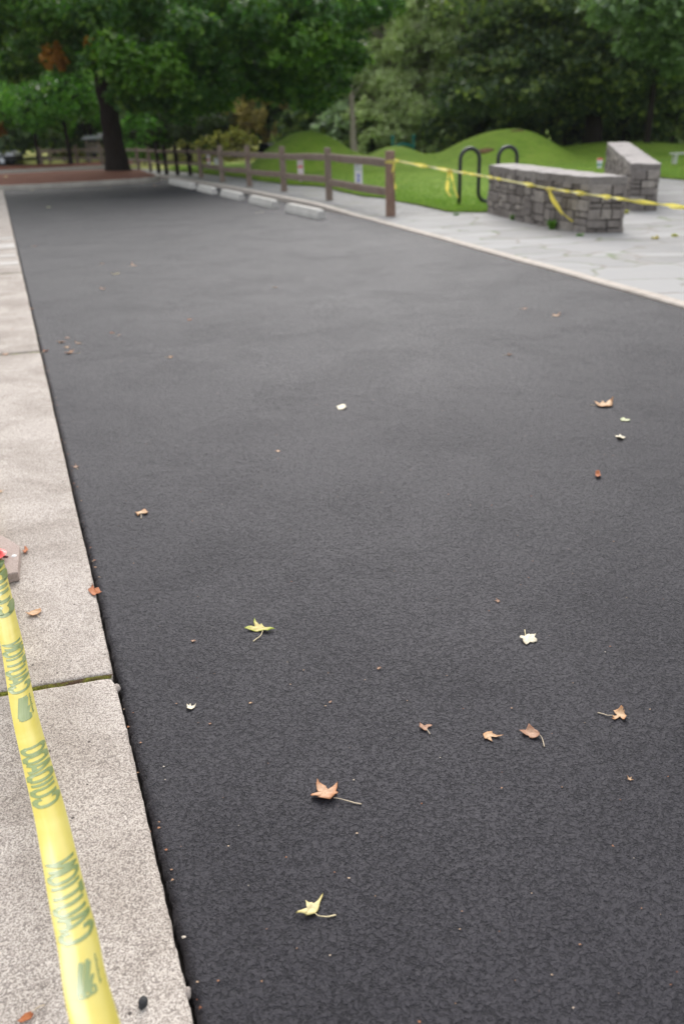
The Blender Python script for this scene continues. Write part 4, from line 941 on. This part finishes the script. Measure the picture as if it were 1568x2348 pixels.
def blade(outline, loc, lift, curl, seed, thick=.0006):
    """outline: ground-plane points relative to loc; a centre fan in rings so that it can curl"""
    n = len(outline); cx_ = sum(p[0] for p in outline) / n; cy_ = sum(p[1] for p in outline) / n; R_ = max(math.hypot(x - cx_, y - cy_) for x, y in outline)
    b = MB(); vs, tt = [(cx_, cy_, 0)], [0]; K = 5
    for k in range(1, K + 1):
        for x, y in outline:
            u = k / K; vs.append((cx_ + (x - cx_) * u, cy_ + (y - cy_) * u, 0)); tt.append(u ** 2 * min(1, math.hypot(x - cx_, y - cy_) / R_) ** .7)
    out = []
    for (x, y, z), u in zip(vs, tt):
        r_ = math.hypot(x - cx_, y - cy_) / R_; f = nz((x - cx_) / R_ * 1.3, (y - cy_) / R_ * 1.3, seed * 3.1); g = nz((x - cx_) / R_ * 4, (y - cy_) / R_ * 4, seed)
        out.append((x, y, lift + R_ * (curl * r_ ** 2 * (.35 + 1.3 * max(0, f + .25)) + .10 * f + .08 * g)))
    mz = min(p[2] for p in out); out = [(x, y, z - mz + .0015) for x, y, z in out]
    fs = [(0, 1 + i, 1 + (i + 1) % n) for i in range(n)]
    for k in range(K - 1):
        for i in range(n): a = 1 + k * n; fs.append((a + i, a + n + i, a + n + (i + 1) % n, a + (i + 1) % n))
    b.v, b.f, b.t = out, fs, tt; return b
def densify(o):
    r_ = []
    for i, p in enumerate(o):
        q = o[(i + 1) % len(o)]; r_.append(p); r_.append(((p[0] + q[0]) / 2, (p[1] + q[1]) / 2))
    return r_
def leaf(kind, outline, loc, label, stem=None, curl=.25, seed=0, group=GR, z=0.0, stem_r=.0009):
    o = blade(densify(outline), loc, 0, curl, seed).build('fallen_leaf', LM[kind], smooth=True); o.location = (loc[0], loc[1], z)
    so_ = o.modifiers.new('t', 'SOLIDIFY'); so_.thickness = .0005
    tag(o, label, 'leaf', group)
    if stem:
        zs = np.linspace(.006, .002, len(stem)); b = MB(); pts = smooth_path([Vector((x, y, h)) for (x, y), h in zip(stem, zs)], .004)
        b.tube(pts, [stem_r * (1 + .8 * i / len(pts)) for i in range(len(pts))], 6); s = b.build('stem', STEMY if kind in ('yellow', 'cream', 'green', 'pale') else STEM, o, smooth=True)
    return o
def traced(kind, zoom, org, out, label, stem=None, curl=.25, seed=0, group=GR, z=0.0, hz=.004):
    k = 1 / 1.71747
    g = lambda p: G((org[0] + p[0] / zoom) * k, (org[1] + p[1] / zoom) * k, z + hz)
    P_ = [g(p) for p in out]; c = sum(P_, Vector()) / len(P_); rel = [(p.x - c.x, p.y - c.y) for p in P_]
    st_ = [((g(p) - c).x, (g(p) - c).y) for p in stem] if stem else None
    return leaf(kind, rel, c, label, st_, curl, seed, group, z)
traced('green', 8.71, (940, 2420), [(200, 490), (340, 430), (440, 410), (560, 400), (520, 270), (545, 120), (580, 200), (610, 280), (720, 375), (790, 335), (830, 385), (880, 440), (940, 490), (1100, 470), (1250, 500), (1100, 555), (1000, 585), (930, 575), (850, 560), (700, 560), (600, 570), (430, 540), (300, 515)], 'large yellow-green leaf with a bent stem left of centre', [(830, 560), (760, 720), (600, 830), (500, 900)], .18, 1)
traced('orange', 6.533, (1200, 3050), [(150, 540), (190, 490), (300, 480), (350, 480), (310, 380), (295, 250), (330, 155), (370, 210), (450, 240), (540, 290), (600, 380), (670, 360), (750, 290), (850, 215), (835, 330), (800, 470), (860, 510), (840, 550), (740, 610), (650, 670), (500, 655), (320, 665), (385, 630), (300, 600), (180, 570)], 'largest orange-tan leaf with a long stem pointing right', [(740, 610), (900, 630), (1100, 675), (1300, 725), (1460, 745)], .22, 2)
traced('yellow', 7.84, (1140, 3500), [(170, 770), (300, 725), (430, 670), (550, 675), (525, 560), (510, 420), (490, 370), (540, 395), (610, 430), (700, 440), (800, 510), (850, 420), (930, 340), (1050, 120), (1000, 280), (940, 400), (920, 520), (880, 640), (825, 740), (800, 785), (680, 815), (490, 858), (520, 820), (340, 780)], 'pale yellow leaf with three long points, nearest the bottom of the picture', [(800, 780), (870, 830), (1000, 850), (1200, 845), (1430, 785)], .10, 3)
traced('cream', 14.25, (2020, 2460), [(340, 770), (400, 670), (640, 670), (740, 580), (880, 530), (950, 580), (1080, 540), (1200, 540), (1260, 515), (1240, 600), (1180, 720), (1320, 820), (1330, 920), (1130, 965), (920, 950), (880, 1030), (720, 1105), (600, 1000), (540, 920), (510, 850), (400, 830)], 'cream white leaf with its stem pointing away, right of centre', [(670, 670), (660, 450), (640, 260)], .08, 4)
traced('tan', 2.958, (1630, 2820), [(800, 205), (850, 185), (905, 178), (915, 200), (960, 215), (1040, 240), (960, 240), (900, 235), (895, 260), (912, 293), (870, 272), (840, 262), (825, 275), (810, 245)], 'small yellow-tan leaf with brown tips, left of the curled brown one', None, .2, 5)
traced('brown', 2.958, (1630, 2820), [(1222, 170), (1300, 160), (1330, 120), (1380, 145), (1430, 180), (1460, 210), (1455, 240), (1410, 260), (1340, 250), (1330, 225), (1280, 220)], 'domed brown leaf with a stem hanging towards the viewer', [(1460, 225), (1490, 260), (1515, 348)], .35, 6)
traced('brown', 2.958, (1630, 2820), [(65, 85), (100, 115), (150, 92), (190, 95), (210, 105), (200, 120), (165, 115), (150, 150), (140, 178), (100, 155), (60, 130)], 'small curled pinkish brown leaf left of the yellow-tan one', [(145, 155), (185, 203)], .4, 7)
traced('tan', 9.8, (2340, 2760), [(720, 380), (850, 365), (910, 355), (1000, 322), (1090, 350), (1080, 420), (1135, 395), (1140, 480), (1200, 560), (1230, 640), (1190, 680), (1140, 790), (1070, 720), (1020, 600), (940, 620), (850, 680), (770, 735), (650, 690), (740, 640), (640, 550), (750, 570), (880, 530), (790, 470)], 'crumpled cream and orange leaf with its stem to the left, near the right edge', [(680, 575), (500, 565), (350, 500), (120, 430)], .35, 8)
traced('tan', 13.07, (500, 1980), [(410, 490), (700, 440), (780, 380), (920, 340), (980, 370), (1100, 460), (1060, 540), (980, 590), (870, 580), (800, 500), (740, 560), (650, 610), (570, 680), (500, 570)], 'orange-tan leaf with its stem towards the viewer, right of the kerbless pavement edge', [(745, 560), (740, 790)], .2, 10)
traced('tan', 5.87, (0, 2100), [(600, 1870), (680, 1850), (720, 1800), (850, 1760), (950, 1755), (970, 1790), (940, 1850), (890, 1890), (770, 1920), (680, 1900)], 'pinkish tan curled leaf on the pavement below the tan slab', [(850, 1880), (930, 1940)], .3, 11, GP, .018)
traced('rust', 5.87, (0, 2100), [(525, 400), (590, 370), (570, 330), (590, 290), (650, 350), (670, 400), (640, 440), (570, 470)], 'bright orange leaf on the pavement beside the tan slab', None, .3, 12, GP, .018)
traced('rust', 2.613, (0, 2050), [(908, 720), (945, 695), (958, 665), (975, 705), (1020, 700), (1060, 755), (1020, 760), (1000, 750), (985, 775), (955, 770)], 'bright orange leaf caught on the edge between pavement and asphalt', None, .3, 13, GP, .014)
traced('rust', 1.96, (0, 3200), [(135, 1615), (160, 1580), (200, 1545), (240, 1535), (265, 1560), (245, 1590), (200, 1600), (165, 1620)], 'orange-brown curled leaf on the pavement in the bottom left corner', [(250, 1545), (300, 1500), (345, 1480)], .35, 14, GP, .018)
traced('tan', 1.1589, (1340, 1100), [(1155, 560), (1175, 572), (1195, 558), (1210, 566), (1242, 552), (1238, 580), (1205, 584), (1175, 582)], 'tan leaf by the right edge, leftmost of the loose group of four', [(1165, 575), (1140, 572)], .2, 15)
traced('pale', 1.1589, (1340, 1100), [(1275, 638), (1290, 630), (1300, 636), (1322, 640), (1312, 648), (1295, 645), (1280, 646)], 'pale green leaf near the right edge', None, .1, 16)
traced('cream', 1.1589, (1340, 1100), [(1252, 712), (1268, 714), (1275, 706), (1282, 716), (1300, 720), (1285, 730), (1265, 730)], 'small cream leaf below the pale green one', None, .15, 17)
traced('rust', 1.1589, (1340, 1100), [(1160, 900), (1163, 884), (1180, 880), (1188, 900), (1172, 910)], 'small folded orange leaf near the right edge', None, .6, 18)
traced('cream', 1.1589, (1340, 1100), [(-18, 580), (2, 572), (20, 574), (28, 584), (14, 594), (-10, 592)], 'lone white leaf in the middle of the asphalt', None, .08, 19)

def outline(size, seed):
    random.seed(seed); o = []; tips = [(-2.2, .62), (-1.15, .9), (0, 1.0), (1.1, .88), (2.15, .6)]
    for i, (a, r_) in enumerate(tips):
        a += random.uniform(-.12, .12); r_ *= random.uniform(.75, 1.1) * size
        o += [(math.sin(a - .32) * size * .34, math.cos(a - .32) * size * .34)] if i else [(math.sin(-2.75) * size * .22, math.cos(-2.75) * size * .22)]
        o += [(math.sin(a - .13) * r_ * .68, math.cos(a - .13) * r_ * .68), (math.sin(a) * r_, math.cos(a) * r_), (math.sin(a + .13) * r_ * .66, math.cos(a + .13) * r_ * .66)]
    o += [(math.sin(2.75) * size * .22, math.cos(2.75) * size * .22)]; return o
far = [  # display x, y, half size in m, colour, curl, label
 (638, 1035, .019, 'tan', .5, 'small tan curled leaf below and left of the lone white leaf'),
 (175, 1071, .028, 'brown', .5, 'small brown leaf on the asphalt close to the pavement edge'),
 (1273, 724, .045, 'tan', .4, 'tan leaf on the far right of the asphalt, close to the flagstones'),
 (1201, 708, .030, 'brown', .3, 'dull brown leaf just left of the tan one near the flagstones'),
 (1166, 814, .026, 'brown', .5, 'dark brown speck of a leaf in the right half, alone'),
 (435, 733, .030, 'rust', .4, 'small rust leaf alone in the middle distance left of centre'),
 (306, 609, .050, 'tan', .5, 'pale tan leaf, rightmost of the far group of three'),
 (268, 628, .052, 'yellow', .2, 'flat yellowish leaf, lowest of the far group of three'),
 (235, 605, .034, 'tan', .3, 'small tan leaf, leftmost of the far group of three'),
 (235, 663, .044, 'brown', .4, 'brown leaf alone below the far group of three'),
 (390, 820, .026, 'tan', .6, 'small pale tan leaf alone left of centre'),
 (259, 764, .026, 'rust', .4, 'rust leaf with a fleck beside it, above the pavement-side cluster'),
 (273, 769, .018, 'brown', .4, 'tiny brown leaf touching the right side of the rust one'),
 (155, 775, .026, 'brown', .4, 'topmost leaf of the cluster by the pavement'),
 (142, 785, .042, 'orange', .5, 'orange leaf at the left of the cluster by the pavement'),
 (181, 788, .026, 'tan', .6, 'rightmost leaf of the cluster by the pavement'),
 (154, 797, .028, 'tan', .4, 'middle leaf of the cluster by the pavement'),
 (162, 810, .048, 'orange', .4, 'largest leaf of the cluster by the pavement, at its bottom'),
 (104, 806, .032, 'rust', .4, 'red-brown leaf against the pavement edge left of the cluster'),
 (74, 709, .034, 'orange', .5, 'orange leaf against the pavement edge above the cluster'),
 (631, 659, .030, 'brown', .3, 'brown speck of a leaf in the far middle of the asphalt'),
 (80, 565, .050, 'rust', .3, 'far rust leaf close to the left pavement edge'),
 (111, 476, .11, 'pale', .2, 'very far pale leaf near the left end of the asphalt'),
 (356, 426, .10, 'orange', .4, 'very far orange leaf in the corner by the island kerb'),
 (590, 487, .045, 'cream', .5, 'left one of two pale leaves in front of the wheel stops'),
 (601, 486, .045, 'cream', .5, 'right one of two pale leaves in front of the wheel stops'),
 (252, 430, .09, 'tan', .5, 'very far tan leaf against the middle of the island kerb'),
 (187, 434.5, .08, 'brown', .4, 'very far brown leaf against the island kerb'),
 (74, 436, .10, 'yellow', .4, 'very far yellow leaf against the left end of the island kerb'),
 (443, 1469, .013, 'brown', .6, 'brown leaf scrap left of the yellow-green leaf'),
 (574, 1611, .008, 'tan', .6, 'tan leaf scrap below the yellow-green leaf'),
 (757, 1609, .008, 'brown', .7, 'brown leaf scrap between the yellow-green and the curled leaf'),
 (867, 1532, .011, 'brown', .7, 'red-brown leaf scrap in the centre of the asphalt'),
 (1142, 1378, .015, 'brown', .7, 'curled brown leaf scrap above the cream white leaf'),
 (1442, 1787, .011, 'tan', .6, 'tan leaf scrap below the crumpled leaf at the right'),
 (482, 1659, .007, 'brown', .6, 'brown leaf scrap right of the small cream leaf'),
]
for i, (px, py, s, k, cu, lb) in enumerate(far):
    if 590 < py < 830: s, cu = s * 1.3, cu * 1.7
    p = G(px, py, .002); a = random.uniform(0, 6.28); o = [(x * math.cos(a) - y * math.sin(a), x * math.sin(a) + y * math.cos(a)) for x, y in outline(s, 100 + i)]
    stm = [(-math.sin(0) * 0, 0), (math.sin(a) * s * .5, -math.cos(a) * s * .5), (math.sin(a + .3) * s * 1.2, -math.cos(a + .3) * s * 1.2)] if s > .02 else None
    leaf(k, o, p, lb, stm, cu * .7, 200 + i)
traced('cream', 1.568, (600, 2300), [(214, 740), (228, 745), (236, 736), (242, 750), (272, 740), (262, 758), (240, 773), (216, 772)], 'small cream leaf left of the tiny scraps, nearest the pavement edge', None, .2, 31)
for i, (px, py, s, k, lb) in enumerate([(14, 814, .04, 'orange', 'orange leaf on the pavement beside a slab joint, upper left'), (2, 1129, .02, 'tan', 'tan leaf scrap on the pavement at the very left edge'), (28, 756, .022, 'brown', 'dark brown scrap in the middle of the upper pavement slab')]):
    p = G(px, py, .018); leaf(k, outline(s, 300 + i), p, lb, None, .3, 300 + i, GP, .018)
for i, (px, py, s, k, lb) in enumerate([(153, 412, .10, 'tan', 'pale leaf lying on the mulch island, left part'), (15, 412, .12, 'yellow', 'yellow leaf on the mulch island at the left edge'), (325, 411, .10, 'brown', 'brown leaf on the mulch island right of the maple trunk')]):
    p = G(px, py, .22); o = leaf(k, outline(s, 320 + i), p, lb, None, .6, 320 + i, 'fallen leaves on the mulch island', .20)
    hit = min((q for r_ in bpy.data.objects['mulch_bed'].data.vertices for q in [r_.co]), key=lambda q: (q.x - p.x) ** 2 + (q.y - p.y) ** 2); o.location.z = hit.z

# crumbs: too many to count
nc = 520; yy = rng.uniform(.75, 1, nc) ; vs = []; tt = []
mbc = MB()
for i in range(nc):
    if i < 130: y = rng.uniform(.8, 7.5) ** 1.0; x = XL(y) + rng.uniform(-.012, .03) ; z = -.012 if x < XL(y) + .012 else .001
    else:
        y = .8 + 7 * rng.random() ** 1.6; x = rng.uniform(XL(y) + .05, .45 * y + .6); z = .002
    s = rng.uniform(.0010, .0036) * (1.4 if i < 130 else .75); a = rng.uniform(0, 6.28); k = int(rng.integers(3, 6))
    ring_ = [(x + s * rng.uniform(.6, 1.3) * math.cos(a + 6.28 * j / k) * 1.3, y + s * rng.uniform(.6, 1.2) * math.sin(a + 6.28 * j / k), z + rng.uniform(0, s * .7)) for j in range(k)]
    mbc.add(ring_ + [(x, y, z + s * .6)], [(j, (j + 1) % k, k) for j in range(k)], rng.random())
t = NT('leaf_crumbs'); t.set(t.ramp(t.attr(), [(0, (.20, .06, .03)), (.4, (.36, .17, .09)), (.8, (.46, .32, .21)), (1, (.58, .52, .44))]), .8, .2)
tag(mbc.build('leaf_crumbs', t.m), 'tiny leaf crumbs and grit scattered on the asphalt and along its edge', 'debris', kind='stuff')

# pebble, chips
def rock(name, p, s, mat, label, cat, seed, flat=.6):
    import bmesh
    bm = bmesh.new(); bmesh.ops.create_icosphere(bm, subdivisions=3, radius=1)
    for v in bm.verts: d = v.co.copy(); v.co = Vector((d.x * s[0], d.y * s[1], d.z * s[2])) * (1 + .22 * mnoise.noise(d * 1.3 + Vector((seed, 0, 0))) + .08 * mnoise.noise(d * 4 + Vector((seed, 3, 0))))
    me = bpy.data.meshes.new(name); bm.to_mesh(me); bm.free(); me.materials.append(mat); o = bpy.data.objects.new(name, me); link(o); o.location = p; return tag(o, label, cat)
PEB = plain('dark_pebble', (.03, .03, .032), .7, .3, scale=150)
p = G(328, 2299, .022); rock('pebble', (p.x, p.y, .022), (.0085, .011, .0085), PEB, 'dark round pebble on the pavement near the bottom left', 'pebble', 1)
CHIP = m_kerb('chip_concrete', (.22, .19, .17), (.40, .35, .32), 120); p = G(262, 1572, .01); rock('concrete_chip', (p.x + .004, p.y, -.002), (.013, .016, .012), CHIP, 'broken corner chip of concrete at the slab joint', 'chip', 2)
p = G(430, 2278, .0); rock('concrete_chip', (p.x, p.y, .0), (.007, .013, .008), CHIP, 'small concrete chip in the gap near the bottom of the pavement edge', 'chip', 3)
p = PY(1117, 346, 27.5); rock('flat_rock', (p.x, 27.5, lawn_h(p.x, 27.5) + .05), (.36, .3, .12), plain('brown_rock', (.16, .10, .05), .9, .1, var=.4, scale=8), 'flat brown rock on the slope of the right-hand mound', 'rock', 4)
# hit the slope by sight for the rock and the bare patch
def on_lawn(px, py, y0, y1):
    best = None; y = y0
    while y < y1:
        q = PY(px, py, y)
        if q.z <= lawn_h(q.x, y) + .02: return q
        y += .1
    return PY(px, py, y1)
q = on_lawn(1117, 347, 20, 34); bpy.data.objects['flat_rock'].location = q + Vector((0, .1, -.02))
q = on_lawn(1186, 300, 22, 40); rock('earth_patch', q + Vector((0, .1, -.03)), (.30, .2, .06), bpy.data.materials['brown_rock'], 'worn brown earth patch near the top of the right-hand mound', 'earth patch', 5)

# black pipe mouth in the left mound
q = on_lawn(606, 344, 22, 38) + Vector((.10, .16, -.08)); t = empty('tunnel', tuple(q), 'black play tunnel mouth opening in the left grass mound', 'tunnel', rz=-.75)
BLK = plain('black_pipe', (.008, .009, .010), .7, .2); b = MB(); n = 28; vs = []
for y, r_ in ((-.15, .40), (-.15, .36), (.9, .36), (.9, .40)):
    vs += [(r_ * math.cos(2 * math.pi * i / n), y, .02 + r_ * .85 * math.sin(2 * math.pi * i / n)) for i in range(n)]
b.add(vs, [(a * n + i, a * n + (i + 1) % n, (a + 1) * n + (i + 1) % n, (a + 1) * n + i) for a in range(3) for i in range(n)]); b.build('pipe', BLK, t, smooth=False)
b = MB(); b.add([(.36 * math.cos(2 * math.pi * i / n), .6, .02 + .31 * math.sin(2 * math.pi * i / n)) for i in range(n)], [tuple(range(n))]); b.build('inner_wall', BLK, t)

# weeds
WEED = foliage('weed_leaves', (.06, .16, .02), (.11, .26, .03), (.2, .36, .05), .3, 1.0)
def weed(p, h, n, label, seed, mat=None):
    random.seed(seed); b = MB()
    for i in range(n):
        a = random.uniform(0, 6.28); L = h * random.uniform(.5, 1.1); r_ = random.uniform(.02, h * .7); w_ = random.uniform(.004, .012)
        bx_, by_ = random.uniform(-.04, .04), random.uniform(-.03, .03); c_, s_ = math.cos(a), math.sin(a)
        pts = [(bx_ + c_ * r_ * u ** 1.5, by_ + s_ * r_ * u ** 1.5, L * (u - .25 * u * u)) for u in (0, .4, .75, 1)]; vs = []
        for (x, y, z), k in zip(pts, (.6, 1, .8, .05)): vs += [(x - s_ * w_ * k, y + c_ * w_ * k, z), (x + s_ * w_ * k, y - c_ * w_ * k, z)]
        b.add(vs, [(2 * j, 2 * j + 1, 2 * j + 3, 2 * j + 2) for j in range(3)], random.random())
    o = b.build('weed', mat or WEED, None); o.location = p; return tag(o, label, 'weed', 'weeds growing between the stones')
weed(G(1181, 503, GH) + Vector((-.05, -.05, 0)), .12, 60, 'green weed at the foot of the nearer stone wall, left one', 1)
weed(G(1272, 524, GH) + Vector((-.06, -.06, 0)), .17, 90, 'largest green weed at the foot of the nearer stone wall', 2)
weed(G(1333, 539, GH) + Vector((-.06, -.1, 0)), .05, 30, 'low weed in the paving in front of the nearer wall', 3)
weed(G(1045, 494, GH), .05, 30, 'low weed in the paving left of the nearer wall', 4)
weed(G(1545, 542, GH), .05, 30, 'low weed in the paving at the right edge', 5, FOL_Y)
weed(G(1500, 548, GH), .06, 20, 'brownish tuft in the paving right of the nearer wall', 6, FOL_N)
weed(G(1433, 490, GH), .09, 30, 'small yellowish weed where the two stone walls meet', 7, FOL_Y)

# ---------------------------------------------------------------- far things
TEAL = plain('teal_paint', (.01, .20, .17), .4, .5)
t = empty('play_frame', tuple(PY(924, 345, 38.6)), 'teal climbing frame with ball-topped posts showing above the middle mound', 'play equipment'); s = 44 / 1826 * 1.05
b = MB()
for dx_ in (-.46, .46):
    b = MB(); b.tube([(dx_, 0, -1.6), (dx_, 0, .46)], .055, 12); b.build('post', TEAL, t)
    b = MB(); b.tube([(dx_, 0, .44 + .09 * (1 - math.cos(a))) for a in [math.pi * i / 8 for i in range(9)]], [max(.004, .09 * math.sin(math.pi * i / 8)) for i in range(9)], 12); b.build('ball_cap', TEAL, t, smooth=True)
b = MB(); b.tube([(-.46 + .92 * i / 10, 0, .12 + .14 * math.sin(math.pi * i / 10)) for i in range(11)], .05, 8); b.tube([(-.46, 0, -.12), (.46, 0, -.12)], .05, 8)
for i in range(5): b.tube([(-.3 + .15 * i, 0, -.12), (-.3 + .15 * i, 0, .2)], .02, 6)
b.build('rail', TEAL, t)

# wooden kiosk with a pale roof, left of the maple
kp = PY(226, 384, 52); t = empty('trail_kiosk', (kp.x + .1, 52, .0), 'weathered wooden kiosk with a pale roof left of the maple trunk', 'kiosk')
GW = plain('kiosk_wood', (.36, .31, .30), .8, .2, scale=10)
for dx_ in (-.55, .15, .6):
    b = MB(); b.box((dx_, 0, .70), (.14, .14, 1.4)); b.build('post', GW, t)
b = MB(); b.box((-.2, .05, .95), (.95, .06, .6)); b.build('panel', GW, t)
for z in (.35, .72):
    b = MB(); b.box((.0, -.1, z), (1.7, .06, .12)); b.build('rail', GW, t)
b = MB(); b.add([(-.8, -.4, 1.40), (.85, -.4, 1.40), (.85, .4, 1.40), (-.8, .4, 1.40), (-.6, 0, 1.60), (.7, 0, 1.60)], [(0, 1, 5, 4), (2, 3, 4, 5), (1, 2, 5), (3, 0, 4), (3, 2, 1, 0)]); b.build('roof', plain('kiosk_roof', (.24, .25, .24), .7), t)
b = MB(); b.box((.55, -.42, 1.62), (.55, .06, .16)); b.build('white_board', plain('kiosk_white', (.72, .72, .74), .5), t)
yk = make_tree('goldenrod_bush', '', 'shrub', 'yellow flowers by the kiosk', 1.0, .6, FOL_Y, BARK_D, 900, .1, 71, lo=.05, tr=.02, clumps=14)
place(yk, True, Vector((kp.x - .75, 51, .05)), .9, 0, 'yellow flowers at the left side of the kiosk'); place(yk, False, Vector((kp.x + .85, 51.2, .05)), .95, 2, 'yellow flowers between the kiosk and the maple trunk'); place(yk, False, Vector((kp.x - 1.7, 51.5, .05)), .8, 3, 'yellow flowers furthest left of the kiosk')

# parked car, mostly beyond the left edge
cp = PY(38, 376, 58); t = empty('parked_car', (cp.x - 2.3, 58.9, .03), 'silver-bonneted dark car parked at the left edge', 'car')
CS, CB, CG = plain('car_silver', (.76, .76, .82), .3, .7, metal=0, var=.05), plain('car_black', (.012, .012, .014), .4, .5), plain('car_glass', (.05, .055, .065), .08, .6, var=.02)
def loft(secs, mat, name, smooth=True):
    b = MB(); k = len(secs[0]); vs = [p for s in secs for p in s]; b.add(vs, [(i * k + j, i * k + (j + 1) % k, (i + 1) * k + (j + 1) % k, (i + 1) * k + j) for i in range(len(secs) - 1) for j in range(k)] + [tuple(range(k - 1, -1, -1)), tuple((len(secs) - 1) * k + j for j in range(k))]); return b.build(name, mat, t, bevel=.03)
def sect(x, zt2, hw): return [(x, -hw, .55), (x, -hw * 1.0, zt2 * .8), (x, -hw * .86, zt2), (x, hw * .86, zt2), (x, hw, zt2 * .8), (x, hw, .55)]
loft([sect(-2.25, .95, .78), sect(-1.8, 1.02, .86), sect(-.6, 1.0, .88), (sect(.9, .98, .88)), sect(1.8, .88, .84), sect(2.2, .76, .72)], CS, 'body')
loft([[(x, -.84, .22), (x, -.86, .56), (x, .86, .56), (x, .84, .22)] for x in (-2.22, -1, 1, 2.24)], CB, 'bumper')
loft([[(-1.9, -.7, .98), (-1.7, -.62, 1.12), (-1.7, .62, 1.12), (-1.9, .7, .98)], [(-1.3, -.72, .99), (-1.2, -.58, 1.42), (-1.2, .58, 1.42), (-1.3, .72, .99)], [(.2, -.74, .99), (.1, -.58, 1.45), (.1, .58, 1.45), (.2, .74, .99)], [(1.05, -.74, .97), (.95, -.68, 1.02), (.95, .68, 1.02), (1.05, .74, .97)]], CG, 'windows')
b = MB(); b.box((-.5, 0, 1.46), (1.5, 1.1, .04)); b.build('roof', CB, t)
for x in (-1.4, 1.4):
    for y in (-.8, .8):
        b = MB(); b.tube([(x, y - .1, .32), (x, y + .1, .32)], .32, 24); wq = b.build('wheel', CB, t); b = MB(); b.tube([(x, y - .11, .32), (x, y + .11, .32)], .19, 18); b.build('rim', CS, wq)
for y in (-.62, .62):
    b = MB(); b.box((2.14, y, .70), (.12, .26, .14)); b.build('headlight', plain('headlight_glass', (.75, .72, .70), .15), t)
# pale bench far right
bp = on_lawn(1574, 374, 16, 40); t = empty('park_bench', tuple(bp), 'pale backless bench on the grass at the right edge', 'bench')
t.scale = (.6, .6, .6); PB = plain('pale_bench', (.45, .46, .42), .6); b = MB(); b.box((0, 0, .42), (1.6, .4, .07)); b.build('seat', PB, t)
for dx_ in (-.6, .6): b = MB(); b.box((dx_, 0, .2), (.12, .35, .42)); b.build('leg', PB, t)

# ---------------------------------------------------------------- thin morning haze over the park
b = MB(); b.box((0, 150, 19.5), (640, 440, 41)); hz_ = bpy.data.materials.new('haze'); hz_.use_nodes = True; n_ = hz_.node_tree; n_.nodes.clear()
pv = n_.nodes.new('ShaderNodeVolumePrincipled'); pv.inputs['Color'].default_value = (.86, .92, 1.0, 1); pv.inputs['Density'].default_value = 0.0002
no_ = n_.nodes.new('ShaderNodeOutputMaterial'); n_.links.new(pv.outputs[0], no_.inputs['Volume'])
tag(b.build('haze', hz_), 'thin pale haze softening the distant trees', 'haze', kind='stuff'); sc.cycles.volume_bounces = 1
